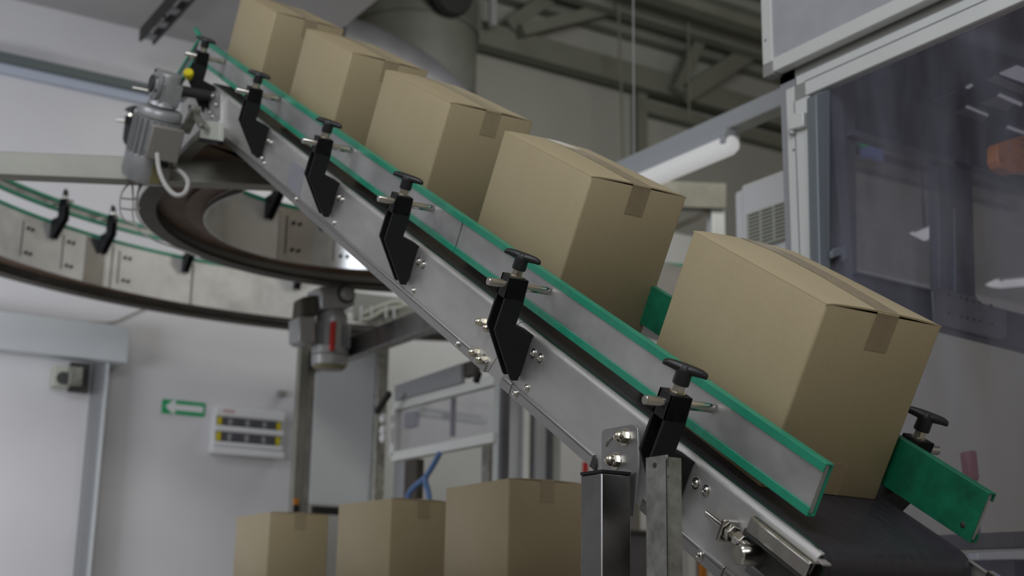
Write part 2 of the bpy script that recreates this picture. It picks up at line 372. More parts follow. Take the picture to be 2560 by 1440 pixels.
bb(.10, .26, .07, .13, YW-.132, YW-.129).build('red_print', mat('pale_red_print', (.55, .32, .33), .6), t, world=True)
# small wall box right of the breakers and a nub below the fittings
tag(pxY((698, 974), (716, 992), YW-.05, YW).build('wall_box', 'plastic_grey', bevel=.01), 'small grey blurred box high on the white wall beside the steel post', 'electrical box')

# cable tray hanging under the ceiling, top left
t = thing('cable_tray', 'dark slotted cable tray hanging under the ceiling at upper left', 'cable tray', Z_((400, 50), zceil-.25))
pA = Z_((368, 92), zceil-.30); pB = pA+Vector((0, -4.2, 0))
w0 = .05
g = MB(); g.bar(pA+Vector((-w0, 0, 0)), pB+Vector((-w0, 0, 0)), .02, .1); g.build('side_rail', 'dark', t, world=True)
g = MB(); g.bar(pA+Vector((w0, 0, 0)), pB+Vector((w0, 0, 0)), .02, .1); g.build('side_rail', 'dark', t, world=True)
for i in range(16):
    q = pA+(pB-pA)*(i/16+.02); MB().bar(q+Vector((-w0, 0, -.03)), q+Vector((w0, 0, -.03)), .10, .012).build('rung', 'mid_grey', t, world=True)
for q in (pA+Vector((0, -.4, 0)), pA+Vector((0, -2.4, 0))): MB().cyl(q, (q.x, q.y, zceil), .012, n=8).build('hanger_rod', 'dark', t, world=True)

# ---------------------------------------------------------------- hall steelwork
YG = 10.5
zg = Y_((1560, 215), YG).z; zg2 = Y_((1560, 160), YG).z
tag(box((xe, YG-.1, zg), (15, YG+.1, zg2)).build('roof_girder', 'truss', bevel=.01), 'long greenish grey roof girder crossing the far hall above the boxes', 'girder')
yb0 = 12.3
tag(box((Y_((1600, 250), 10.6).x, 10.55, Y_((1640, 290), 10.6).z), (15, 10.72, Y_((1640, 262), 10.6).z)).build('trim_3', 'truss'), kind='structure')
def strut(name, q0, q1, yy, wd, label, m='truss', y2=None):
    a = Y_(q0, yy); b = Y_(q1, yy if y2 is None else y2)
    return tag(MB().bar(a, b, .12, wd).build(name, m), label, 'roof strut')
strut('roof_strut', (1270, 66), (1420, -40), 10.4, .16, 'pale roof strut rising from the girder, left of the long flat one')
a = Y_((1300, 78), 10.3); b = Y_((1680, -14), 10.3)
tag(MB().bar(a, b, .14, .14).build('roof_strut', 'truss'), 'long low-angled pale roof strut left of the ceiling ribs', 'roof strut')
strut('roof_strut', (1690, 228), (1765, 60), 10.3, .15, 'steep roof strut left of the aluminium cabinet', y2=10.3)
strut('roof_strut', (1712, 236), (1905, 110), 10.3, .22, 'dark-edged roof strut rising to the aluminium cabinet', y2=10.3)
zq = Y_((1800, 30), 9.4).z
tag(box((Y_((1560, 0), 9.4).x, 9.3, zq-.12), (15, 9.5, zq+.12)).build('roof_purlin', 'truss'), 'pale upper roof purlin at the top of the picture', 'girder')
tag(box((Y_((1592, 320), 10.6).x, 10.56, 0), (Y_((1614, 320), 10.6).x, 10.72, Y_((1604, 235), 10.6).z)).build('wall_column', 'truss'), 'slim grey column on the far hall wall', 'column')
tag(MB().cyl(Y_((1720, -20), 9.8), Y_((1723, 300), 9.8), .014, n=8).build('drop_wire', 'truss'), 'thin wire hanging from the roof near the cabinet', 'wire')
tag(MB().cyl(Y_((1545, -20), 9.9), Y_((1558, 400), 9.9), .014, n=8).build('drop_wire', 'truss'), 'thin wire hanging in front of the grey hall wall', 'wire')
tag(MB().cyl(Y_((1232, -20), 10.2), Y_((1232, 66), 10.2), .05, n=12).build('drop_pipe', 'mid_grey'), 'short pale pipe hanging at the top right of the duct', 'pipe')
# big duct
t = thing('ventilation_duct', 'large greenish round ventilation duct behind the topmost boxes', 'duct', Y_((1080, 100), 10))
c0 = Y_((1035, 90), 9.6); rr = (Y_((1173, 90), 9.6)-Y_((900, 90), 9.6)).length/2
c_top = Vector((c0.x, 9.6, ZR-.02)); zb0 = Y_((1085, 330), 9.6).z
prof = [(0, rr), (ZR-zb0-.35, rr), (ZR-zb0-.12, rr*.93), (ZR-zb0, rr*.72)]
MB().lathe(c_top, (0, 0, -1), prof, n=40).build('duct_body', 'duct', t, world=True, smooth=True)
for dz in (.5, 1.2, 1.9):
    MB().lathe(c_top+Vector((0, 0, -dz)), (0, 0, -1), [(0, rr+.02), (.05, rr+.02)], n=40).build('duct_band', 'duct', t, world=True, smooth=True)
MB().cyl(Y_((995, -20), 9.2), Y_((983, 130), 9.2), .05, n=12).build('down_pipe', 'branch_grey', t, world=True, smooth=True)
MB().cyl(Y_((1133, -30), 9.0), Y_((1128, 160), 9.0), .03, n=12).build('slim_pipe', 'mid_grey', t, world=True, smooth=True)
MB().lathe(Y_((1118, -22), 8.9), (.2, -1, -.3), [(0, .26), (.10, .26), (.14, .22)], n=28).build('black_cover', 'black', t, world=True, smooth=True)
# sloping duct branch low left: pale rounded shape just above the second carton
q = [Y_(p_, 9.0) for p_ in [(830, 110), (940, 150), (1050, 215), (1140, 300)]]
MB().tube(q, .30, n=20).build('branch_pipe', 'branch_grey', t, world=True, smooth=True)

# ---------------------------------------------------------------- fluorescent lamps and their conduit rail
t = thing('fluorescent_lamp', 'lit fluorescent batten lamp hanging behind the second nearest carton', 'lamp', X_((1700, 400), 2.75))
XL = 2.75
la = X_((1838, 362), XL); lb = X_((1560, 470), XL); zl = (la.z+lb.z)/2
la.z = zl; lb.z = zl
yy0, yy1 = la.y, lb.y
secs = []
def batten(t, x, ya_, yb_, z, r=.055):
    secs = []
    for yv, k in ((ya_, .35), (ya_+.015, .8), (ya_+.05, 1), (yb_-.05, 1), (yb_-.015, .8), (yb_, .35)):
        secs.append([Vector((x+r*k*math.cos(a_), yv, z+r*1.0*k*math.sin(a_))) for a_ in [i*2*PI/20 for i in range(20)]])
    MB().loft(secs).build('diffuser', 'lamp', t, world=True, smooth=True)
    box((x-.04, ya_+.03, z+r*.75), (x+.04, yb_-.03, z+r*.75+.05)).build('housing', 'lamp_white', t, world=True, bevel=.008)
    for yv in (ya_+.02, yb_-.06):
        box((x-.058, yv, z-.005), (x+.058, yv+.04, z+.06)).build('end_cap', 'lamp_white', t, world=True, bevel=.008)
lamp_y = sorted((yy0, yy1))
batten(t, XL, min(lamp_y), max(lamp_y)+.35, zl)
t = thing('lamp_rail', 'pale steel lighting rail running above the hanging lamp towards the cabinet', 'rail', X_((1800, 310), XL))
ra = X_((1952, 258), XL+.05); rb = X_((1560, 420), XL+.05); zr = (ra.z+rb.z)/2
box((XL+.0, ra.y-1.5, zr-.045), (XL+.10, rb.y+.2, zr+.045)).build('rail_body', 'lamp_white', t, world=True, bevel=.005)
box((XL-.0, ra.y-1.5, zr-.052), (XL+.10, rb.y+.2, zr-.045)).build('rail_lip', 'alu_dim', t, world=True)
MB().cyl((XL+.05, rb.y-.1, zr+.04), (XL+.05, rb.y-.1, zr+3), .004, n=8).build('suspension_wire', 'alu_dim', t, world=True)

# ================================================================ INCLINED CONVEYOR
conv = thing('inclined_conveyor', 'long inclined belt conveyor with steel sides carrying five cartons', 'conveyor', mw=CM)
W0, W1 = -.066, .316                 # belt edges
S0, S1 = -.215, 3.76                 # roller centres
R_ = .047
def belt_path(r):
    pts = []
    for i in range(13): t = PI/2+PI*i/12; pts.append((S0+r*math.cos(t), -R_+r*math.sin(t)))
    for i in range(13): t = -PI/2+PI*i/12; pts.append((S1+r*math.cos(t), -R_+r*math.sin(t)))
    return pts
def ring_prism(outer, inner, a, b):
    n = len(outer); secs = []
    for i in range(n):
        o, q = outer[i], inner[i]
        secs.append([Vector((a, *o)), Vector((b, *o)), Vector((b, *q)), Vector((a, *q))])
    return MB().loft(secs, closed=True)
belt = ring_prism(belt_path(R_), belt_path(R_-.004), W0, W1).build('belt', 'rubber', conv, smooth=True)
ring_prism(belt_path(R_-.0005), belt_path(R_-.0045), W0-.0025, W0).build('green_belt_edge', 'belt_edge', belt, smooth=True)
for w in (W0+.018, W1-.018):
    ring_prism(belt_path(R_+.0006), belt_path(R_-.001), w-.0012, w+.0012).build('belt_groove', 'dark', belt, smooth=True)
MB().cyl((W0+.01, S0, -R_), (W1-.01, S0, -R_), R_-.005, n=32).build('tail_roller', 'steel_worn', conv, smooth=True)
MB().cyl((W0+.01, S1, -R_), (W1-.01, S1, -R_), R_-.005, n=32).build('head_roller', 'steel_worn', conv, smooth=True)
box((W0+.012, -.12, -.012), (W1-.012, 3.68, -.0055)).build('slider_bed', 'steel_worn', conv)
# side plates: section with rounded top and short inward flange
NB = -.172
def side_sec(wf, sgn):
    """(w, n) outline of the pressed side channel, outer face at wf, open inward"""
    t = .004; r = .014; top = -.006; inn = wf+sgn*.0125
    o = [(inn, top+.0005), (inn-sgn*.0002, top)]
    for i in range(1, 9): a = PI/2*i/8; o.append((wf+sgn*.8*(r-r*math.sin(a)), top-r+r*math.cos(a)))
    o += [(wf, NB), (wf+sgn*.03, NB), (wf+sgn*.03, NB+t), (wf+sgn*t, NB+t), (wf+sgn*t, top-r), (wf+sgn*(t+.003), top-t), (inn, top-t)]
    return o
def side_plate(wf, sgn, sa_b, sa_t, sb_b, sb_t, name='side_plate', m='steel'):
    sec = side_sec(wf, sgn)
    def S(sb, st, n): return st+(sb-st)*((n+.006)/(NB+.006))
    a = [Vector((p[0], S(sa_b, sa_t, p[1]), p[1])) for p in sec]; b = [Vector((p[0], S(sb_b, sb_t, p[1]), p[1])) for p in sec]
    return MB().loft([a, b]).build(name, m, conv, smooth=True)
WF = -.080
side_plate(WF, 1, -.225, -.250, .972, .900)
side_plate(WF, 1, .975, .903, 3.52, 3.76)
side_plate(.330, -1, -.30, -.285, 3.52, 3.76)
box((.3355, -.285, -.020), (.318, -.36, -.004)).build('far_end_lip', 'polished', conv, bevel=.002)
# lower cover strips
def strip(s0, s1, name='edge_strip'):
    o = MB().prism([(WF-.006, -.176), (WF-.006, -.149), (WF-.003, -.146), (WF, -.146), (WF, -.172), (WF+.03, -.172), (WF+.03, -.176)], 1, s0, s1).build(name, 'strip_steel', conv, bevel=.0012)
    MB().box((WF-.0066, s0+.005, -.1545), (WF-.006, s1-.005, -.1535)).build('fold_line', 'dark', o)
    return o
strip(.443, .838); strip(.842, .895); strip(.985, 3.50)
strip(-.21, -.052); strip(-.048, .24)
MB().prism([(.443, -.176), (.443, -.149), (.432, -.152), (.424, -.162), (.422, -.176)], 0, WF-.0065, WF+.002).build('strip_end', 'dark', conv)
# cross members under the conveyor
for s in (.6, 1.5, 2.4, 3.3): box((WF+.004, s-.02, -.165), (.326, s+.02, -.125)).build('cross_member', 'steel_worn', conv)

# screws on the plate
def button_head(p, r=.0086, d=.007):
    m = MB(); m.lathe(p, (-1, 0, 0), [(0, r*1.35), (.0012, r*1.35), (.0013, r), (d*.5, r*.97), (d*.8, r*.75), (d, r*.42), (d*.78, r*.40)], n=16); return m
def acorn(p, r=.0108):
    m = MB(); m.lathe(p, (-1, 0, 0), [(0, r*1.5), (.0015, r*1.5)], n=20)
    m.cyl(p, Vector(p)+Vector((-.012, 0, 0)), r*1.12, n=6)
    m.lathe(Vector(p)+Vector((-.012, 0, 0)), (-1, 0, 0), [(0, r), (.006, r*.97), (.012, r*.7), (.015, r*.25)], n=16); return m
b_proto = button_head((0, 0, 0)).build('bolt', 'polished', conv, smooth=True); first_bolt = True
def put_bolt(w, s, n, src=None):
    global first_bolt
    if first_bolt: b_proto.location = (w, s, n); first_bolt = False; return b_proto
    c = b_proto.copy(); COL.objects.link(c); c.location = (w, s, n); return c
a_proto = acorn((0, 0, 0)).build('acorn_nut', 'nickel', conv, smooth=True); a_first = True
def put_acorn(w, s, n):
    global a_first
    if a_first: a_proto.location = (w, s, n); a_first = False; return
    c = a_proto.copy(); COL.objects.link(c); c.location = (w, s, n)
for q in [(1203, 806), (1222, 821), (1186, 882), (1204, 900)]:
    p = cl(q, WF-.008); put_acorn(WF, p.y, p.z)
for q in [(1289, 984), (1145, 860), (741, 498), (655, 396), (1750, 1389)]:
    p = cl(q, WF-.006); put_bolt(WF-.006, p.y, p.z)
# ---- guide clamps
RS = .8455                                         # rod station of the measured clamp
def clamp_proto():
    s0, s1 = -.0235, .0235                         # local: rod at s = 0, w and n absolute
    prof = [(-.187, .119), (-.138, .119), (-.134, .062), (-.1365, .004), (-.079, -.012), (-.079, -.016), (-.0845, -.017), (-.0845, -.131), (-.1025, -.133), (-.108, -.127), (-.189, -.013), (-.187, .062)]
    body = MB()
    for a, b in ((s0, s0+.0075), (s1-.0075, s1)):
        body.prism([(p[0], p[1]) for p in prof], 1, a, b)
    body.box((-.187, s0, .066), (-.138, s1, .119))
    body.prism([(-.140, .07), (-.1345, .07), (-.1365, .004), (-.142, .002)], 1, s0+.001, s1-.001)      # web along the back of the slot
    body.prism([(-.142, .004), (-.1365, .004), (-.079, -.012), (-.0845, -.018)], 1, s0+.001, s1-.001)
    body.box((-.090, s0+.001, -.125), (-.0845, s1-.001, -.015))
    c = body.build('guide_clamp', 'black', conv, bevel=.0022)
    wc = -.1605
    kn = MB()
    kn.lathe((wc, 0, .137), (0, 0, 1), [(0, .0165), (.004, .0172), (.018, .0165), (.026, .0170), (.034, .016), (.040, .012)], n=28)
    # two swept wings of the knob
    secs = []
    ka = math.radians(-46)
    for u, hw, hh, dz in [(-.046, .0040, .0035, -.0020), (-.0435, .0080, .0062, -.0010), (-.034, .0100, .0082, .0006), (-.018, .0125, .0098, .0002), (0, .0150, .0112, -.0010), (.018, .0125, .0098, .0002), (.034, .0100, .0082, .0006), (.0435, .0080, .0062, -.0010), (.046, .0040, .0035, -.0020)]:
        secs.append([Vector((wc+u*math.cos(ka)-hw*math.cos(a_)*math.sin(ka), u*math.sin(ka)+hw*math.cos(a_)*math.cos(ka), .170+dz+hh*math.sin(a_))) for a_ in [i*2*PI/14 for i in range(14)]])
    kn.loft(secs)
    kn.build('knob', 'knob', c, smooth=True)
    MB().cyl((wc, 0, .119), (wc, 0, .1215), .0165, n=24).build('washer', 'nickel', c)
    MB().cyl((wc, 0, .1215), (wc, 0, .1375), .0135, n=6).build('hex_nut', 'nickel', c, bevel=.001)
    rod = MB().lathe((-.232, 0, .0965), (1, 0, 0), [(0, .0086), (.0018, .0098), (.1675, .0098)], n=20).build('rod', 'polished', c, smooth=True)
    return c
cp = clamp_proto()
near_clamps = [(.1535, .093), (.8455, .096), (1.548, .098), (2.210, .103), (2.975, .107), (3.723, .100)]
for i, (s, nr) in enumerate(near_clamps):
    dn = (nr-.0965)*.7
    if i == 0: cp.location = (0, s, dn)
    else: copy_under(cp, conv, Vector((0, s, dn)))
    if i < 5:
        for q in [(1334, 883), (1351, 895)]:
            p = cl(q, WF); put_bolt(WF, p.y-RS+s, p.z)
    if 0 < i < 5:
        p = cl((1318, 970), WF); put_bolt(WF, p.y-RS+s, p.z)
MIR = Matrix.Translation(Vector((.25, 0, 0))) @ Matrix.Scale(-1, 4, Vector((1, 0, 0)))
for s in (.052, .80, 1.5, 2.2, 2.95, 3.7):
    # far side: same clamp turned half round
    rot = Matrix.Translation(Vector((.25, s, 0))) @ Matrix.Rotation(PI, 4, 'Z')
    copy_under(cp, conv, m=rot)
# ---- guide rails
def rail_section(wi, wo):
    """green liner: plate facing the cartons, lips folded outwards; (w, n) outline"""
    d = 1 if wo > wi else -1; lip = .0175; t = .0035
    n0, n1 = .029, .133
    o = wo
    return [(wi, n0), (o, n0), (o, n0+lip), (o-d*t, n0+lip), (o-d*t, n0+t), (wi+d*t, n0+t), (wi+d*t, n1-t), (o-d*t, n1-t), (o-d*t, n1-lip), (o, n1-lip), (o, n1), (wi, n1)]
def rail(wi, wo, s0, s1, green='green', label=None, cut=0):
    sec = rail_section(wi, wo); d = 1 if wo > wi else -1
    st = MB().box((wi+d*.0045, s0+.004, .034), (wo-d*.0045, s1-.001, .128)).build('guide_rail', 'rail_steel', conv)
    if label: st['label'] = label
    MB().prism(sec, 1, s0, s1).build('green_liner', green, st, bevel=.0008)
    return st
rail(-.044, -.0645, -.178, 1.352)
rail(-.044, -.0645, 1.3545, 4.16)
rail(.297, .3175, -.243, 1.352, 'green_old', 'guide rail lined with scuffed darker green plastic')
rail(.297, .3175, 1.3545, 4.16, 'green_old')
# small screw in the far liner
MB().lathe((.2972, -.215, .052), (-1, 0, 0), [(0, .006), (.001, .006), (.0025, .004)], n=14).build('liner_screw', 'dark', conv, smooth=True)
# rail run-out turning down past the head roller
for w in (-.054, .307):
    hd = MB()
    hd.bar((w, 4.16, .125), (w, 4.285, .148), .020, .020); hd.build('rail_tip', 'green', conv, bevel=.006)
    for (n0, nlen) in ((.125, .42), (.035, .36)):
        a = Vector((w, 4.165, n0)); b = a+Vector((0, .707*nlen, -.707*nlen))
        MB().bar(a, b, .018, .016, up=(0, .707, .707)).build('descending_rail', 'green', conv, bevel=.002)
    a = Vector((w, 4.165, .08)); MB().bar(a, a+Vector((0, .26, -.26)), .006, .08, up=(0, .707, .707)).build('descending_web', 'steel_worn', conv)
# ---- tail: tensioner channel, screw, shaft
box((WF-.030, -.095, -.053), (WF, -.262, -.0495)).build('tail_slot', 'dark', conv)
tc_ = MB().prism([(WF-.028, -.021), (WF-.024, -.017), (WF, -.017), (WF, -.021), (WF-.024, -.0215), (WF-.024, -.048), (WF-.028, -.048)], 1, -.262, -.092).build('tension_channel', 'polished', conv, bevel=.0012)
box((WF-.002, -.268, -.020), (W0+.004, -.236, -.0165)).build('channel_flange', 'steel', tc_)
sx = WF-.018
MB().cyl((sx, .028, -.075), (sx, -.135, -.075), .0080, n=14).build('tension_screw', 'polished', conv, smooth=True)
box((WF-.038, -.034, -.098), (WF, -.043, -.054)).build('screw_bracket', 'polished', conv, bevel=.002)
MB().cyl((sx, -.045, -.075), (sx, -.057, -.075), .0175, n=6).build('hex_nut', 'polished', conv, bevel=.001)
MB().cyl((sx, -.066, -.075), (sx, -.088, -.075), .0140, n=6).build('hex_nut', 'polished', conv, bevel=.001)
box((WF-.006, -.065, -.105), (WF+.001, -.235, -.0555)).build('shaft_slot', 'dark', conv)
MB().lathe((WF-.060, -.124, -.080), (1, 0, 0), [(0, .0165), (.003, .0195), (.064, .0195)], n=24).build('shaft_end', 'polished', conv, smooth=True)
box((WF-.004, -.10, -.125), (WF, -.20, -.112)).build('slot_edge', 'steel_worn', conv)
# ---- hinge plate and support leg
def plate_px(qs, w, th, r=0):
    pts = [cl(q, w) for q in qs]; return MB().prism([(p.y, p.z) for p in pts], 0, w, w+th)
def c2(x, y): return (850+x/2.88, 940+y/2.88)
def c6(x, y): return (1560+x/2.4833, 860+y/2.4833)
hp = plate_px([c2(*q) for q in [(1882, 430), (1886, 400), (1905, 383), (2090, 350), (2125, 352), (2143, 378), (2148, 640), (2112, 1010), (2045, 1008), (2020, 690), (1880, 670)]], -.101, .005).build('hinge_plate', 'hinge_steel', conv, bevel=.0012)
for q in [(2050, 440), (1985, 610)]:
    p = cl(c2(*q), -.101); acorn((-.101, p.y, p.z), .0128).build('acorn_nut', 'nickel', hp, smooth=True)
p = cl(c2(1960, 455), -.1025)
sl = MB(); arc = [cl(c2(*q), -.1018) for q in [(1915, 505), (1925, 478), (1942, 455), (1965, 437), (1990, 425), (2010, 418)]]
sl.tube(arc, .0028, n=8, sub=3); sl.build('curved_slot', 'polished', hp, smooth=True)
XLg = -.182
pc = X_((1504, 1182), XLg); wl = .074
leg = box((XLg, pc.y, 0), (XLg+wl, pc.y+wl, pc.z)).build('support_leg', 'tube_steel', conv, world=True, bevel=.003)
box((XLg-.001, pc.y-.001, pc.z), (XLg+wl+.001, pc.y+wl+.001, pc.z+.007)).build('leg_cap', 'black', leg, world=True, bevel=.001)
box((XLg-.02, pc.y-.02, 0), (XLg+wl+.02, pc.y+wl+.02, .01)).build('foot_plate', 'steel_worn', leg, world=True)
MB().box((XLg+wl+.001, pc.y+.012, pc.z-.14), (-.1, pc.y+.05, pc.z+.01)).build('leg_spacer', 'steel', leg, world=True)
# far leg (same section, other side of the belt)
box((.345, pc.y, 0), (.345+wl, pc.y+wl, pc.z-.02)).build('support_leg', 'tube_steel', conv, world=True, bevel=.003)
# galvanised angle post
XG = -.205
g = MB(); a = X_((1614, 1141), XG); b = X_((1667, 1140), XG)
g.box((XG, a.y, 0), (XG+.004, b.y, (a.z+b.z)/2)); ap = g.build('angle_post', 'galv', conv, world=True, bevel=.001)
a2 = X_((1634, 1196), XG-.03); b2 = X_((1668, 1142), XG-.03)
g = MB(); g.prism([(a2.y, 0), (a2.y, a2.z), (b2.y, b2.z), (b2.y, 0)], 0, XG-.03, XG-.026); g.build('post_flange', 'galv', ap, world=True, bevel=.001)
g = MB(); g.box((XG-.03, b2.y, 0), (XG+.003, b2.y+.004, b2.z)); g.build('post_web', 'galv', ap, world=True)
hq = X_((1636, 1163), XG-.001); MB().cyl((XG-.0012, hq.y, hq.z), (XG+.001, hq.y, hq.z), .0052, n=14).build('post_hole', 'dark', ap, world=True)
# sticker on upper plate
p1 = cl((725, 400), WF-.0015); p2 = cl((757, 480), WF-.0015)
MB().prism([(cl(q, WF-.0015).y, cl(q, WF-.0015).z) for q in [(727, 400), (762, 424), (748, 492), (716, 462)]], 0, WF-.0015, WF).build('sticker', 'label_grey', conv)

# ---- drive motor at the head
mw_, ms = -.30, 3.635
mo = MB(); mo.lathe((mw_, ms, -.125), (0, 0, -1), [(0, .050), (.008, .084), (.02, .092), (.04, .092), (.045, .086), (.21, .086)], n=36)
motor = mo.build('gear_motor', 'motor', conv, smooth=True)
motor['label'] = 'grey finned drive motor with gearbox hanging at the conveyor head'
for i in range(22):
    a = 2*PI*i/22
    d = Vector((math.cos(a), math.sin(a), 0)); c = Vector((mw_, ms, 0))
    MB().bar(c+d*.090+Vector((0, 0, -.175)), c+d*.090+Vector((0, 0, -.335)), .0035, .018, up=d).build('fin', 'motor', motor)
MB().lathe((mw_, ms, -.325), (0, 0, -1), [(0, .096), (.01, .099), (.085, .099), (.105, .092), (.118, .066), (.120, .01)], n=36).build('fan_cover', 'motor', motor, smooth=True)
MB().box((mw_-.005, ms-.1025, -.425), (mw_+.035, ms-.085, -.335)).build('data_label', 'olive', motor)
# terminal box faces the lower end and the near side
MB().box((mw_-.050, ms-.140, -.305), (mw_+.065, ms-.070, -.185)).build('terminal_box', 'motor', motor, bevel=.006)
MB().box((mw_-.058, ms-.162, -.315), (mw_+.072, ms-.138, -.176)).build('terminal_lid', 'motor_lid', motor, bevel=.006)
MB().cyl((mw_+.03, ms-.12, -.312), (mw_+.03, ms-.12, -.345), .018, n=14).build('cable_gland', 'black', motor, smooth=True)
gb = MB(); gb.lathe((mw_, ms, -.12), (0, 0, 1), [(0, .062), (.02, .052), (.03, .050), (.125, .054), (.138, .048)], n=28)
gb.box((mw_-.03, ms-.05, -.11), (mw_+.055, ms+.04, -.02)); gb.build('gearbox', 'motor', motor, bevel=.004)
MB().lathe((mw_-.035, ms, -.040), (-1, 0, 0), [(0, .066), (.014, .066), (.016, .052), (.02, .050), (.021, .03)], n=28).build('output_flange', 'motor', motor, smooth=True)
for i in range(6):
    a = 2*PI*i/6+.3; MB().cyl((mw_-.047, ms+.055*math.cos(a), -.040+.055*math.sin(a)), (mw_-.056, ms+.055*math.cos(a), -.040+.055*math.sin(a)), .0075, n=6).build('flange_bolt', 'dark' if i % 2 else 'polished', motor)
MB().cyl((mw_+.03, ms, -.045), (WF+.01, ms+.06, -.047), .022, n=18).build('drive_shaft', 'dark', motor, smooth=True)
MB().lathe((-.20, 3.70, .005), (-.3, -.5, .6), [(0, .014), (.03, .022), (.04, .018)], n=16).build('yellow_plug', 'yellow', motor, smooth=True)
for q, r in (((440, 225), .012), ((476, 228), .010), ((463, 240), .012)):
    p = cl(q, -.19); MB().lathe((-.19, p.y, p.z), (-1, 0, 0), [(0, r*1.3), (.02, r*1.2), (.03, r*.5)], n=14).build('shaft_screw', 'polished', motor, smooth=True)
MB().cyl(cl((331, 219), -.34), cl((380, 229), -.26), .0075, n=14).build('support_rod', 'polished', motor, smooth=True)
MB().lathe((mw_-.0575, ms, -.040), (-1, 0, 0), [(0, .036), (.008, .034), (.009, .02)], n=24).build('shaft_cap', 'dark', motor, smooth=True)
P = [cl(q, w) for q, w in [((393, 385), -.33), ((398, 425), -.33), ((415, 465), -.31), ((440, 488), -.29), ((462, 482), -.26), ((470, 455), -.24), ((455, 432), -.22), ((430, 418), -.2)]]
MB().tube(P, .0095, n=12).build('cable', 'cable', motor, smooth=True)
MB().box((-.150, cl((525, 325), -.15).y-.02, cl((525, 325), -.15).z-.02), (WF, cl((525, 325), -.15).y+.02, cl((525, 325), -.15).z+.02)).build('tube_core', 'steel', conv)
# torque arm, gusset, square tube with pale end, brace
plate_px([(452, 262), (478, 238), (548, 300), (545, 345), (445, 402), (452, 330)], -.105, .005).build('gusset_plate', 'steel', conv, bevel=.001)
MB().prism([(cl(q, -.17).y, cl(q, -.17).z) for q in [(503, 300), (549, 306), (547, 352), (499, 345)]], 0, -.17, -.150).build('tube_stub', 'cream', conv, bevel=.003)
MB().prism([(cl(q, -.172).y, cl(q, -.172).z) for q in [(499, 345), (547, 352), (543, 362), (494, 354)]], 0, -.172, -.150).build('tube_cap', 'black', conv)
a = cl((520, 330), -.14); b = cl((400, 452), -.14)
MB().bar(a, b, .03, .055, up=(1, 0, 0)).build('motor_brace', 'beam_steel', conv, bevel=.002)
a = cl((462, 330), -.2); b = cl((492, 268), -.2)
tq = MB().bar(a, b, .02, .04, up=(1, 0, 0)).build('torque_arm', 'galv', conv, bevel=.002)
a = cl((478, 268), -.2); b = cl((508, 318), -.2)
MB().bar(a, b, .018, .03, up=(1, 0, 0)).build('torque_arm', 'polished', conv, bevel=.002)
for q in [(532, 240), (540, 262), (524, 282), (530, 292)]:
    p = cl(q, -.105); put_bolt(-.105, p.y, p.z)
plate_px([(518, 225), (553, 236), (552, 345), (528, 330)], -.098, .018).build('head_plate', 'steel', conv, bevel=.002)

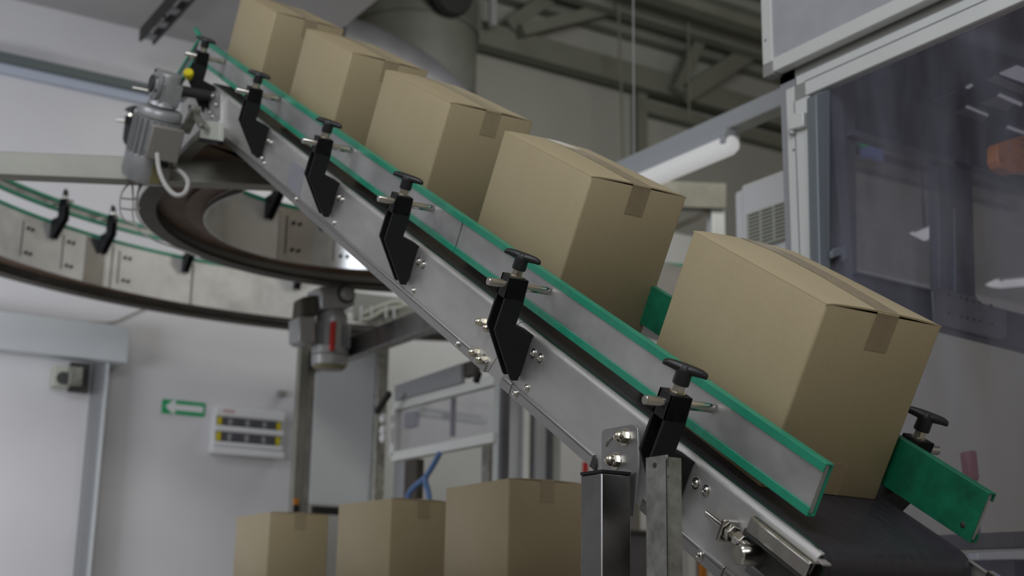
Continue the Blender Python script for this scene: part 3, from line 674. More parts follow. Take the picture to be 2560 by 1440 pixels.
# ================================================================ CARTONS
BW, BL, BH = .30, .4728, .3813
def carton(label, mw=None, loc=None, group=None, tilt=0, bottom_tape=False, bulge=.006, tape='tape'):
    t = thing('cardboard_box', label, 'box', mw=mw, group=group)
    th = .004; H = BH-.005
    # walls and bottom as one open shell with rounded upright edges
    r = .006
    def rr(x0, x1, y0, y1, r, z):
        pts = []
        for cx, cy, a0 in ((x1-r, y1-r, 0), (x0+r, y1-r, PI/2), (x0+r, y0+r, PI), (x1-r, y0+r, 3*PI/2)):
            for i in range(4): a = a0+PI/2*i/3; pts.append(Vector((cx+r*math.cos(a), cy+r*math.sin(a), z)))
        return pts
    secs = [rr(th, BW-th, th, BL-th, r*.4, H-.001), rr(0.001, BW-.001, .001, BL-.001, r, H), rr(0, BW, 0, BL, r, H-.003), rr(0, BW, 0, BL, r, .002), rr(.001, BW-.001, .001, BL-.001, r, 0)]
    n = len(secs[0]); m = MB(); vs = [p for s in secs for p in s]
    inn = rr(th, BW-th, th, BL-th, r*.4, H-.05); fs = []
    secs2 = [inn]+secs
    vs = [p for s in secs2 for p in s]
    for k in range(len(secs2)-1): fs += [(k*n+i, k*n+(i+1) % n, (k+1)*n+(i+1) % n, (k+1)*n+i) for i in range(n)]
    fs += [tuple(range((len(secs2)-1)*n, len(secs2)*n)), tuple(range(n-1, -1, -1))]
    m.add(vs, fs); m.build('carton_body', 'kraft', t, smooth=True)
    # inner flaps, slightly sunk
    for y0, y1 in ((th, BW/2), (BL-BW/2, BL-th)):
        MB().box((th, y0, H-.008), (BW-th, y1, H-.004)).build('inner_flap', 'shaded_board', t)
    # outer flaps: hinged along the long sides, cambered towards the seam
    nx = 7
    def zt_(x, y):
        u = min(x, BW-x)/(BW/2); e = 1-abs(2*y/BL-1); e = e if y > BL/2 else e*.6
        return H+.0015+(.0022+bulge*(.25+.75*min(1, e*2)))*math.sin(min(1, u*1.1)*PI/2)
    for side in (0, 1):
        secs = []
        for j in range(9):
            y = .0005+(BL-.001)*j/8; topv = []; botv = []
            for i in range(nx+1):
                x = .0005+(BW/2-.0012)*i/nx
                if side: x = BW-x
                z = zt_(x, y) if i else H-.0005
                topv.append(Vector((x, y, z+.0018))); botv.append(Vector((x, y, z-.0018)))
            secs.append(topv+botv[::-1])
        MB().loft(secs).build('outer_flap', 'kraft', t, smooth=True)
    # tape: along the seam, then folded down both ends
    tw = .056; path = [(-.0006, H-.072), (-.0006, H-.004), (-.0012, H+.004)]
    for j in range(0, 9): y = .004+(BL-.008)*j/8; path.append((y, zt_(BW/2, max(.0, y))+.0024))
    path += [(BL+.0012, H+.004), (BL+.0006, H-.004), (BL+.0006, H-.072)]
    secs = []
    for k, (y, z) in enumerate(path):
        dx = .0
        if k < 3: off = Vector((0, -.0004, 0))
        elif k > len(path)-4: off = Vector((0, .0004, 0))
        else: off = Vector((0, 0, .0004))
        c = BW/2+.004
        a = Vector((c-tw/2+dx, y, z)); b = Vector((c+tw/2+dx, y, z)); secs.append([a, b, b+off, a+off])
    MB().loft(secs).build('tape', tape, t)
    if bottom_tape:
        MB().box((BW/2-.012+.01, -.0006, 0.001), (BW/2+.036+.01, 0, .068)).build('bottom_tape', 'tape', t)
    return t
SV = [0, .93036, 1.77043, 2.54460, 3.42906]
YV = [-.0453069, .0110986, .0432263, .0119302, .0070104]
OV = [-.0186626, .0147858, .0140134, -.0086392, -.0014974]
LB = ['nearest and largest carton on the belt, at the lower end of the incline', 'second carton up the incline, with the lit lamp right behind it',
      'third carton up the incline, halfway along the green rail', 'fourth carton up the incline, just below the topmost one', 'topmost carton on the incline, cut off by the picture edge']
for i in range(5):
    m = CM @ Matrix.Translation(Vector((OV[i], SV[i], .0008))) @ Matrix.Rotation(YV[i], 4, 'Z')
    carton('sealed brown '+LB[i], mw=m, group='cartons riding up the inclined belt', bottom_tape=(i == 0), tape='tape' if i in (0, 1) else 'tape_pale', bulge=[.010, .007, .008, .006, .006][i])

# lower row of cartons on a flat conveyor
def yaw_box(qc, d, yaw, label):
    c = CAM+ray(qc)*d
    m = Matrix.Translation(Vector((c.x, c.y, c.z-BH))) @ Matrix.Rotation(yaw, 4, 'Z')
    return c
low = [((1272, 1193), 4.60, -.04), ((978, 1243), 5.75, .03), ((675, 1278), 6.95, -.03)]
pts = []
for q, d, yw in low: pts.append(yaw_box(q, d, yw, ''))
zlow = sum(p.z for p in pts)/3
zt0 = pts[0].z
lbl = ['sealed brown carton in the lower row, largest, beside the steel leg', 'middle carton of the lower row, with the blue hoses behind it', 'smallest leftmost carton of the lower row, in front of the white wall']
for (q, d, yw), lb_ in zip(low, lbl):
    c = Z_(q, zt0)
    m = Matrix.Translation(Vector((c.x, c.y, zt0-BH))) @ Matrix.Rotation(yw, 4, 'Z')
    carton(lb_, mw=m, group='cartons on the lower flat conveyor', bulge=.003, tape='tape_pale')
    print('LOWBOX', q, c)
cA = Z_(low[0][0], zt0); cC = Z_(low[2][0], zt0)
t = thing('flat_conveyor', 'flat belt conveyor under the lower row of cartons', 'conveyor', (cA.x+.2, cA.y+.2, 0))
d_ = (cC-cA); d_.z = 0; dn_ = d_.normalized(); sd = Vector((dn_.y, -dn_.x, 0)); mid = Vector((BW/2, BL/2, 0))
zb_ = zt0-BH
p0 = cA+mid-dn_*.45; p1 = cC+mid+dn_*.55; p0.z = p1.z = zb_-.02
MB().bar(p0, p1, .62, .038).build('belt', 'rubber', t, world=True)
for k in (-1, 1):
    MB().bar(p0+sd*(.33*k)-Vector((0, 0, .05)), p1+sd*(.33*k)-Vector((0, 0, .05)), .03, .12).build('side_rail', 'steel_worn', t, world=True)
    for f in (.1, .9):
        q = p0.lerp(p1, f)+sd*(.33*k); box((q.x-.03, q.y-.03, 0), (q.x+.03, q.y+.03, zb_-.09)).build('leg', 'tube_steel', t, world=True)


# ================================================================ CURVED CONVEYORS (rings) AND THE STEEL BEAM
def polyY(qs, y, th, m=None):
    p = [Y_(q, y) for q in qs]; return (m or MB()).prism([(v.x, v.z) for v in p], 1, y, y+th)
def polyX(qs, x, th, m=None):
    p = [X_(q, x) for q in qs]; return (m or MB()).prism([(v.y, v.z) for v in p], 0, x, x+th)
def polyZ(qs, z, th, m=None):
    p = [Z_(q, z) for q in qs]; return (m or MB()).prism([(v.x, v.y) for v in p], 2, z, z+th)
def postY(xl, xr, ytop, ybot, Y, th, yref=None):
    """upright post between two measured columns, top and bottom rows measured too"""
    yr = yref or (ytop+min(ybot, 1440))/2
    a = Y_((xl, yr), Y); b = Y_((xr, yr), Y); zt = Y_(((xl+xr)/2, ytop), Y).z; zb = 0 if ybot > 1440 else Y_(((xl+xr)/2, ybot), Y).z
    return MB().box((a.x, Y, zb), (b.x, Y+th, zt))
def arcpts(c, r, a0, a1, z, n):
    return [Vector((c[0]+r*math.cos(math.radians(a0+(a1-a0)*i/n)), c[1]+r*math.sin(math.radians(a0+(a1-a0)*i/n)), z)) for i in range(n+1)]
def arc_sheet(c, r, a0, a1, z0, z1, th, n=14):
    """upright curved sheet, thickness outwards"""
    secs = []
    for p, q in zip(arcpts(c, r, a0, a1, 0, n), arcpts(c, r+th, a0, a1, 0, n)):
        secs.append([Vector((p.x, p.y, z0)), Vector((q.x, q.y, z0)), Vector((q.x, q.y, z1)), Vector((p.x, p.y, z1))])
    return MB().loft(secs)
def arc_slab(ci, ri, co, ro, f0, f1, a0, a1, z0, z1, n=110):
    """flat curved slab between two shares of the way from the inner to the outer arc"""
    P = arcpts(ci, ri, a0, a1, 0, n); Q = arcpts(co, ro, a0, a1, 0, n); secs = []
    for p, q in zip(P, Q):
        a = p.lerp(q, f0); b = p.lerp(q, f1)
        secs.append([Vector((a.x, a.y, z0)), Vector((b.x, b.y, z0)), Vector((b.x, b.y, z1)), Vector((a.x, a.y, z1))])
    return MB().loft(secs)
def curve_conveyor(label, ci, ri, co, ro, z, a0, a1, hp, cuts, clamps, brown, rails=True, bolt_at=()):
    t = thing('curved_conveyor', label, 'conveyor', (ci[0], ci[1], z), group=None)
    cuts = [a0]+list(cuts)+[a1]
    for k in range(len(cuts)-1):
        arc_sheet(ci, ri, cuts[k], cuts[k+1]+.25, z, z+hp, .006, n=max(4, int(abs(cuts[k+1]-cuts[k])/1.2))).build('side_panel', 'panel_steel' if k != brown else 'panel_shine', t, world=True, smooth=True)
    arc_sheet(co, ro, a0, a1, z, z+hp, .006, n=110).build('outer_panel', 'panel_steel', t, world=True, smooth=True)
    arc_slab(ci, ri, co, ro, .015, .30, a0, a1, z+.035, z+.045).build('underside', 'brown_under', t, world=True)
    arc_slab(ci, ri, co, ro, .30, .74, a0, a1, z+.055, z+.065).build('return_belt', 'brown_under', t, world=True)
    arc_slab(ci, ri, co, ro, .74, 1.0, a0, a1, z, z+.02).build('outer_flange', 'dark_flange', t, world=True)
    arc_slab(ci, ri, co, ro, .02, .05, a0, a1, z+.003, z+.02).build('inner_flange', 'dark_flange', t, world=True)
    arc_slab(ci, ri, co, ro, .02, .98, a0, a1, z+hp-.03, z+hp-.02).build('belt', 'rubber', t, world=True)
    arc_sheet(ci, ri-.004, a0, a1, z+hp-.004, z+hp+.018, .02, n=110).build('green_wear_strip', 'green', t, world=True, smooth=True)
    if rails:
        w = arc_sheet(ci, ri+.03, a0, a1, z+hp+.112, z+hp+.165, .004, n=110).build('guide_rail', 'steel_worn', t, world=True, smooth=True)
        arc_sheet(ci, ri+.022, a0, a1, z+hp+.100, z+hp+.122, .018, n=110).build('green_edge', 'green', w, world=True, smooth=True)
        arc_sheet(ci, ri+.022, a0, a1, z+hp+.158, z+hp+.180, .018, n=110).build('green_edge', 'green', w, world=True, smooth=True)
    for a in clamps:
        ar = math.radians(a); d = Vector((math.cos(ar), math.sin(ar), 0)); side = Vector((-d.y, d.x, 0))
        rm = Matrix(((d.x, side.x, 0), (d.y, side.y, 0), (0, 0, 1))).to_4x4()
        org = Vector((ci[0], ci[1], z+hp+.03))+d*(ri+.079)
        m = WM[t.name].inverted() @ Matrix.Translation(org) @ rm
        copy_under(cp, t, m=m)
    for a in bolt_at:
        for da in (-.7*2.8/ri*.55, .7*2.8/ri*.55):
            for dz in (.07, .225):
                ar = math.radians(a+da); d = Vector((math.cos(ar), math.sin(ar), 0)); q = Vector((ci[0], ci[1], z+dz))+d*(ri-.001)
                MB().cyl(q, q-d*.010, .011, n=6).build('panel_bolt', 'dark', t, world=True)
        ar = math.radians(a+2.2*1.6/ri); d = Vector((math.cos(ar), math.sin(ar), 0)); q = Vector((ci[0], ci[1], 0))+d*(ri-.002); sd_ = Vector((-d.y, d.x, 0))
        MB().bar(Vector((q.x, q.y, z+.04)), Vector((q.x, q.y, z+.26)), .006, .003, up=d).build('panel_seam', 'dark', t, world=True)
    return t
def ang(q, z, c):
    p = Z_(q, z); return math.degrees(math.atan2(p.y-c[1], p.x-c[0]))
zA, zB = 3.55, 3.40
cA_, cB_ = (1.473, 4.09), (1.031, 4.074)
ringA = curve_conveyor('long curved conveyor with white steel side and green rails at far left', cA_, 2.803, (1.568, 3.776), 3.52, zA, 148, 50, .31,
    [ang((270, 721), zA, cA_), ang((480, 760), zA, cA_)], [ang((128, 677), zA, cA_), ang((243, 713), zA, cA_), ang((456, 756), zA, cA_), ang((735, 797), zA, cA_)], 9,
    bolt_at=[ang((70, 660), zA, cA_), ang((168, 692), zA, cA_), ang((310, 728), zA, cA_)])
arc_sheet(cA_, 2.800, ang((250, 716), zA, cA_), ang((205, 702), zA, cA_), zA, zA+.30, .002).build('shiny_patch', 'panel_shine', ringA, world=True, smooth=True)
ringB = curve_conveyor('tightly curved conveyor turning below the head of the incline with a brown underside', cB_, .779, (1.247, 3.926), 1.348, zB, 200, 42, .31,
    [ang((700, 645), zB, cB_)], [ang((662, 640), zB, cB_), ang((810, 664), zB, cB_)], 1,
    bolt_at=[ang((745, 652), zB, cB_), ang((860, 668), zB, cB_)])
MB().box((2.1, 4.55, zB), (4.6, 4.56, zB+.3)).build('straight_panel', 'panel_steel', ringB, world=True)
# steel beam in front of the rings
z0 = 3.25; p0 = Z_((-160, 438), z0); p1 = Z_((770, 476), z0)
t = thing('steel_beam', 'broad horizontal stainless beam crossing at left behind the drive motor', 'beam', (p0.x, p0.y, z0))
MB().bar(p0+Vector((0, 0, .0575)), p1+Vector((0, 0, .0575)), .05, .105).build('beam_web', 'beam_steel', t, world=True, bevel=.004)
dd = (p1-p0).normalized(); sd = Vector((dd.y, -dd.x, 0))
MB().bar(p0+Vector((0, 0, .004))+sd*.01, p1+Vector((0, 0, .004))+sd*.01, .085, .008).build('lower_lip', 'beam_steel', t, world=True, bevel=.001)
q = Z_((400, 462), z0); MB().bar(q+Vector((0, 0, .06))+sd*.028, q+dd*.02+Vector((0, 0, .06))+sd*.028, .004, .10).build('joint_plate', 'steel', t, world=True)
qk = Y_((318, 390), 4.9)
kd = Matrix.Translation(qk) @ Matrix.Rotation(math.radians(-20), 4, 'Z') @ Matrix.Translation(Vector((.16, 0, .10)))
copy_under(cp, t, m=WM[t.name].inverted() @ kd)
MB().bar(qk, (qk.x, Z_((318, 455), z0).y+.02, z0+.06), .03, .03).build('clamp_arm', 'beam_steel', t, world=True)
# discharge bed between the head and the ring
t = thing('discharge_bed', 'dark ribbed discharge bed under the conveyor head above the steel beam', 'conveyor bed', Z_((590, 380), 3.42))
polyZ([(470, 404), (492, 352), (580, 345), (740, 452), (700, 415), (640, 402)], 3.37, .015).build('bed_plate', 'brown_under', t, world=True)
for i in range(6):
    f = i/5; a = Z_((478+10*f, 402-40*f), 3.41); b = Z_((690-60*f, 412-50*f), 3.41)
    MB().bar(a, b, .018, .016).build('bed_slat', 'machine_mid', t, world=True)
# loose wiring under the beam
yw_ = Z_((335, 456), 3.25).y+.02
t = thing('wire_bundle', 'tangle of thin grey wires looping down below the steel beam', 'wires', Y_((330, 560), yw_))
for k, qs in enumerate(([(335, 450), (305, 480), (300, 525), (312, 550), (345, 565)], [(330, 450), (333, 500), (332, 540), (345, 572), (385, 600), (440, 620), (500, 642)], [(352, 450), (340, 510), (345, 545), (372, 575)],
                        [(365, 450), (345, 480), (342, 520)], [(300, 495), (330, 498), (345, 494)], [(300, 520), (330, 524), (350, 520)])):
    MB().tube([Y_(q_, yw_) for q_ in qs], .0042, n=8).build('wire', 'cable', t, world=True)

# second drive motor below ring A
YM = 5.2
sc = (Y_((870, 850), YM)-Y_((784, 850), YM)).length/2
t = thing('hanging_gear_motor', 'grey gear motor with a red stripe hanging under the curved conveyor beside the steel post', 'motor', Y_((827, 925), YM))
c0 = Y_((830, 775), YM); hM = c0.z-Y_((826, 927), YM).z
c0 = Vector(((c0.x+Y_((825, 900), YM).x)/2, YM, c0.z))
L_ = hM
MB().lathe(c0, (0, 0, -1), [(-.02, sc*.4), (0, sc*.62), (L_*.08, sc*.82), (L_*.2, sc*.86), (L_*.6, sc*.86)], n=32).build('motor_body', 'motor', t, world=True, smooth=True)
for i in range(20):
    a = 2*PI*i/20; d = Vector((math.cos(a), math.sin(a), 0))
    MB().bar(c0+d*sc*.9+Vector((0, 0, -L_*.25)), c0+d*sc*.9+Vector((0, 0, -L_*.62)), .006, .03, up=d).build('fin', 'motor', t, world=True)
MB().lathe(c0+Vector((0, 0, -L_*.62)), (0, 0, -1), [(0, sc*.98), (L_*.13, sc*.98), (L_*.14, sc*.92), (L_*.16, sc*.98), (L_*.30, sc*.95), (L_*.36, sc*.7), (L_*.38, .02)], n=32).build('fan_cover', 'motor', t, world=True, smooth=True)
MB().lathe(c0+Vector((0, 0, -L_*.93)), (0, 0, -1), [(0, sc*.9), (L_*.05, sc*.75), (L_*.06, .02)], n=32).build('cover_rim', 'olive', t, world=True, smooth=True)
q = Y_((835, 833), YM-sc*1.15); MB().box((q.x-.012, q.y, q.z-.10), (q.x+.008, q.y+.03, q.z+.07)).build('red_stripe', 'red', t, world=True)
MB().box((q.x+.012, q.y, q.z-.10), (q.x+.045, q.y+.03, q.z+.07)).build('type_label', 'plastic_grey', t, world=True)
polyY([(748, 790), (790, 790), (790, 858), (760, 858), (748, 850)], YM-.08, .16).build('terminal_box', 'motor', t, world=True, bevel=.01)
polyY([(755, 742), (795, 735), (798, 790), (750, 795)], YM-.05, .14).build('coupling_box', 'dark_flange', t, world=True, bevel=.02)
polyY([(800, 715), (888, 718), (888, 762), (872, 772), (805, 772)], YM-.09, .2).build('gearbox', 'motor', t, world=True, bevel=.012)
q = Y_((866, 735), YM-.095); MB().lathe(q, (0, -1, 0), [(0, .042), (.02, .042), (.022, .03), (.03, .028)], n=24).build('output_shaft', 'motor', t, world=True, smooth=True)
MB().lathe(q+Vector((0, .004, 0)), (0, -1, 0), [(0, .056), (.008, .056)], n=24).build('shaft_seal', 'dark', t, world=True, smooth=True)

# tray of loose cables below the ring, right of that motor
t = thing('wiring_rack', 'pale wiring rack with a coiled cable under the curved conveyor', 'wiring rack', Y_((950, 810), 6.4))
polyY([(880, 730), (1010, 745), (1010, 760), (1120, 790), (1000, 830), (885, 800)], 6.4, .02).build('rack_plate', 'plastic_grey', t, world=True)
MB().tube([Y_(q_, 6.35) for q_ in [(900, 800), (925, 795), (960, 775), (1000, 768), (1010, 760), (985, 755), (945, 768), (905, 785)]], .016, n=8).build('coiled_cable', 'cream', t, world=True)
for x_ in (903, 929, 965, 985): MB().cyl(Y_((x_, 765), 6.34), Y_((x_, 795), 6.34), .010, n=8).build('rack_pin', 'alu_dim', t, world=True)

for x_ in (905, 1000): q = Y_((x_, 770), 6.41); MB().cyl((q.x, 6.41, q.z), (q.x, 6.83, 3.62), .008, n=8).build('hanger_rod', 'galv', t, world=True)
# ---------------------------------------------------------------- steel stand with post and long beam
YP = 5.75
t = thing('steel_stand', 'square steel post with a long beam running back, left of the grey panel', 'frame', Y_((760, 1440), YP))
postY(741, 764, 862, 2000, YP, .06, 1080).build('post', 'beam_steel', t, world=True, bevel=.003)
postY(764, 781, 862, 2000, YP+.012, .06, 1080).build('shaded_post_side', 'steel_worn', t, world=True)  # shaded right face of the post set as a strip of other steel
xp = Y_((762, 1080), YP).x
a = X_((775, 925), xp+.05); b = X_((1110, 770), xp+.05); zm = (a.z+b.z)/2
box((xp+.01, a.y, zm-.062), (xp+.09, min(a.y, b.y)-.2 if b.y < a.y else b.y, zm+.062)).build('long_beam', 'tube_steel', t, world=True, bevel=.004)
postY(736, 746, 1246, 1274, YP-.02, .02).build('orange_tag', 'orange', t, world=True)
postY(735, 748, 1262, 1282, YP-.03, .02).build('black_clip', 'black', t, world=True)
tag(polyY([(784, 1264), (940, 1274), (940, 1292), (784, 1284)], 7.2, .05).build('kick_bar', 'black'), 'black horizontal bar below the grey panel', 'bar')
tag(postY(783, 938, 780, 1264, 7.3, .06, 1080).build('partition_board', 'panel_grey'), 'plain blue-grey upright board right of the steel post', 'board')
tag(postY(938, 966, 780, 2000, 7.25, .10, 1080).build('panel_post', 'galv', bevel=.01), 'greenish steel post at the right edge of the grey panel', 'post')
# lighter partition wall in the hall
zpt = Y_((1700, 585), 9.0).z
tag(box((xe, 9.0, 0), (14, 9.15, zpt)).build('wall_partition', 'partition'), kind='structure')

# ---------------------------------------------------------------- second packing machine, in the gap under the incline
def m2(x, y): return (720+x/3.4286, 880+y/3.4286)
X2 = 1.81
t = thing('guard_enclosure', 'aluminium framed machine guard with a long clear window under the incline', 'machine', X_((1100, 1440), X2))
def bx(x0, q0, q1, th, name, m, bev=.004, **k):
    """bar on the plane x0 running in y between two measured centre points of equal height, th = height"""
    a = X_(q0, x0); b = X_(q1, x0); z = (a.z+b.z)/2
    return box((x0, a.y, z-th/2), (x0+.05, b.y, z+th/2)).build(name, m, t, world=True, bevel=bev, **k)
bx(X2, m2(900, 467), m2(1755, 238), .052, 'top_rail', 'alu')
bx(X2, m2(880, 912), m2(1755, 715), .056, 'bottom_rail', 'alu')
def ux(x0, xl, xr, yt, yb, name, m, bev=.003, th=.05):
    yr = (yt+min(yb, 1440))/2; a = X_((xl, yr), x0); b = X_((xr, yr), x0); zt = X_(((xl+xr)/2, yt), x0).z; zb = 0 if yb > 1440 else X_(((xl+xr)/2, yb), x0).z
    return box((x0, a.y, zb), (x0+th, b.y, zt)).build(name, m, t, world=True, bevel=bev)
ux(X2, 974, 984, 1027, 1140, 'side_rail', 'alu')
ux(X2+.02, 1230, 1243, 930, 2000, 'corner_post', 'alu_dim')
ux(X2+.03, 1243, 1252, 930, 2000, 'post_shadow_side', 'machine_mid')
polyX([m2(905, 505), m2(1750, 280), m2(1750, 680), m2(905, 870)], X2+.02, .004).build('window_pane', 'pane_milky', t, world=True)
polyX([m2(915, 290), m2(1480, 98), m2(1480, 262), m2(915, 420)], X2-.02, .03).build('upper_panel', 'mid_grey', t, world=True)
polyX([m2(1490, 92), m2(1590, 60), m2(1590, 190), m2(1490, 225)], X2, .05).build('dark_box', 'dark_flange', t, world=True, bevel=.01)
for a_, b_ in (((760, 515), (872, 350)), ((1608, 262), (1640, 165))):
    MB().bar(X_(m2(*a_), X2-.12), X_(m2(*b_), X2-.12), .03, .035).build('handle', 'black', t, world=True, bevel=.008)
ux(X2+.35, 980, 1007, 1155, 2000, 'rear_post', 'mid_grey'); ux(X2+.3, 1007, 1038, 1150, 2000, 'dark_post', 'dark_flange')
ux(X2+.4, 1201, 1219, 1105, 2000, 'rear_post', 'galv'); ux(X2+.5, 1010, 1032, 1030, 1068, 'inner_plate', 'mid_grey')
for yv in (1172, 1210, 1243):
    q = X_((962-2*(yv-1172)/70, 880+(yv-1172+560)/3.4286), X2-.03)
for yy_ in (570, 670, 740):
    q = X_(m2(830, yy_), X2-.05); MB().lathe(q, (-1, 0, 0), [(0, .03), (.02, .028), (.03, .015)], n=14).build('bright_fitting', 'white_plastic', t, world=True, smooth=True)
a = Y_(m2(1090, 520), 6.6); b = Y_(m2(1700, 600), 6.6); MB().bar(a, b, .05, .04).build('cross_bar', 'alu_dim', t, world=True)
a = Y_(m2(1100, 495), 6.9); b = Y_(m2(1640, 560), 6.9); MB().bar(a, b, .05, .03).build('cross_bar', 'alu_dim', t, world=True)
postY(*[m2(1415, 0)[0], m2(1440, 0)[0]], 985, 1090, 6.5, .04).build('thin_upright', 'machine_mid', t, world=True)
for k, qs in enumerate(([(1300, 870), (1250, 960), (1180, 1070), (1090, 1150), (1040, 1210), (1025, 1290)], [(1180, 1070), (1180, 1120), (1200, 1190), (1215, 1290)])):
    MB().tube([X_(m2(*q_), X2-.06) for q_ in qs], .016, n=10).build('blue_hose', 'blue_tube', t, world=True, smooth=True)
# row of columns and doors right of it
t = thing('tall_guard_columns', 'row of upright aluminium columns and grey doors behind the steel leg', 'machine', Y_((1340, 1440), 6.8))
for xl, xr, m_, yv in ((1253, 1272, 'alu_dim', 6.8), (1272, 1314, 'panel_grey', 6.9), (1314, 1325, 'alu', 6.8), (1325, 1341, 'machine_mid', 6.95), (1341, 1374, 'panel_grey', 6.9), (1374, 1384, 'machine_mid', 6.85), (1384, 1402, 'alu_dim', 6.9)):
    postY(xl, xr, 760, 2000, yv, .05, 1100).build('column' if xr-xl < 30 else 'door_leaf', m_, t, world=True, bevel=.004)
tag(postY(1462, 1471, 1155, 2000, 5.5, .03, 1180).build('red_post', 'red'), 'thin red upright strip just left of the steel leg', 'post')
t = thing('dark_cabinet', 'low dark grey cabinet behind the galvanised angle post', 'cabinet', Y_((1590, 1440), 5.2))
postY(1562, 1625, 1332, 2000, 5.2, .4, 1400).build('cabinet_body', 'machine_mid', t, world=True, bevel=.01)
postY(1560, 1627, 1324, 1336, 5.17, .45, 1330).build('cabinet_top', 'dark_flange', t, world=True, bevel=.01)
tag(postY(1668, 1722, 1290, 2000, 4.6, .06, 1400).build('pale_post', 'alu_dim', bevel=.01), 'pale upright post seen under the lower end of the incline', 'post')
tag(postY(1752, 1766, 1385, 2000, 4.4, .02, 1420).build('orange_strip', 'orange'), 'thin orange strip beside the pale post under the incline', 'strip')

# conveyor end behind the gap between the two nearest cartons
t = thing('background_frame', 'grey square-tube frame corner left of the white air conditioner', 'frame', Y_((1790, 700), 5.5))
polyY([(1640, 452), (1816, 458), (1816, 522), (1640, 516)], 5.5, .12).build('cross_tube', 'beam_steel', t, world=True, bevel=.006)
postY(1781, 1813, 520, 2000, 5.53, .07, 560).build('upright_tube', 'alu_dim', t, world=True, bevel=.005)
MB().bar(Y_((1640, 588), 5.56), Y_((1785, 527), 5.56), .03, .045).build('diagonal_brace', 'tube_steel', t, world=True)
t = thing('background_conveyor', 'distant conveyor with two green rail strips, seen between the two nearest cartons', 'conveyor', Y_((1670, 675), 5.8))
for yv in (660, 690): MB().bar(Y_((1560, yv-9), 5.8), Y_((1760, yv+9), 5.8), .03, .018).build('green_strip', 'green', t, world=True)
MB().bar(Y_((1560, 666), 5.82), Y_((1760, 684), 5.82), .01, .05).build('rail_web', 'alu_dim', t, world=True)
polyY([(1560, 720), (1760, 755), (1760, 850), (1560, 790)], 5.85, .35).build('trough', 'panel_grey', t, world=True, bevel=.01)
for x_ in (1580, 1740):
    q = Y_((x_, 780), 6.0); q2 = Y_((x_, 680), 5.83); box((q.x-.03, 5.95, 0), (q.x+.03, 6.01, q.z)).build('leg', 'tube_steel', t, world=True)
    box((q2.x-.01, 5.83, q.z), (q2.x+.01, 5.86, q2.z)).build('rail_bracket', 'tube_steel', t, world=True)

# wall unit with louvred grille
XA = 2.45
t = thing('air_conditioner', 'white air conditioning unit with a louvred grille left of the aluminium cabinet', 'air conditioner', X_((1900, 640), XA))
a = X_((1850, 463), XA); b = X_((1975, 420), XA); zt = (a.z+b.z)/2
box((XA, a.y, 1.2), (XA+.22, b.y-.02, a.z)).build('housing', 'white_plastic', t, world=True, bevel=.02)
a2 = X_((1838, 480), XA+.05); box((XA+.04, a2.y, 1.2), (XA+.22, a.y, a2.z)).build('rear_shell', 'white_plastic', t, world=True, bevel=.02)
ga = X_((1864, 535), XA-.03); gb_ = X_((1958, 505), XA-.03); gc = X_((1866, 615), XA-.03)
gz1 = ga.z+.00; gz0 = gc.z-.02; gy0, gy1 = ga.y, gb_.y-.04
box((XA-.03, gy0, gz0), (XA, gy1, gz1)).build('grille', 'cream', t, world=True, bevel=.006)
gr = [o for o in bpy.data.objects if o.name.startswith('grille')][-1]
nr_ = 9
for i in range(nr_):
    z = gz1-(i+.9)*(gz1-gz0)/(nr_+.8)
    for k in range(3):
        u0 = gy0+(gy1-gy0)*(.07+.30*k); u1 = gy0+(gy1-gy0)*(.07+.30*k+.25)
        dz_ = (gz1-gz0)/(nr_+.8)*.2; box((XA-.032, u0, z-dz_), (XA-.029, u1, z+dz_)).build('louvre_slot', 'dark_flange', gr, world=True)

# ================================================================ MACHINE AT RIGHT
XM = 1.60
t = thing('upper_cabinet', 'pale grey cabinet with aluminium edges overhanging at the top right', 'cabinet', X_((1905, 185), XM))
ya = X_((1905, 100), XM).y; yb_ = X_((1930, 100), XM).y; zb1 = X_((1929, 181), XM).z; zt1 = X_((1929, 147), XM).z
zz0 = zb1; YE = -2.2
box((XM, yb_, zb1), (XM+.045, YE, zt1)).build('bottom_profile', 'alu', t, world=True, bevel=.002)
box((XM, ya, zt1-.01), (XM+.045, yb_+.001, 4.9)).build('edge_profile', 'alu', t, world=True, bevel=.002)
box((XM-.001, ya+.001, zb1-.008), (XM+.05, yb_, zt1-.012)).build('corner_joint', 'plastic_grey', t, world=True, bevel=.003)
box((XM+.008, yb_, zt1), (XM+.03, YE, 4.9)).build('side_sheet', 'cab_panel', t, world=True)
box((XM+.03, ya-.01, zb1+.006), (XM+2.4, YE, zb1+.02)).build('floor_sheet', 'plastic_grey', t, world=True)
q = X_((1913, 101), XM-.001); MB().cyl((XM-.001, q.y, q.z), (XM+.002, q.y, q.z), .005, n=10).build('screw', 'dark', t, world=True)

XN = 1.645
t = thing('packing_machine', 'large enclosed packing machine with aluminium door frame and clear window at right', 'machine', X_((1960, 1440), XN))
def yx(x, y): return X_((x, y), XN).y
def zx(x, y): return X_((x, y), XN).z
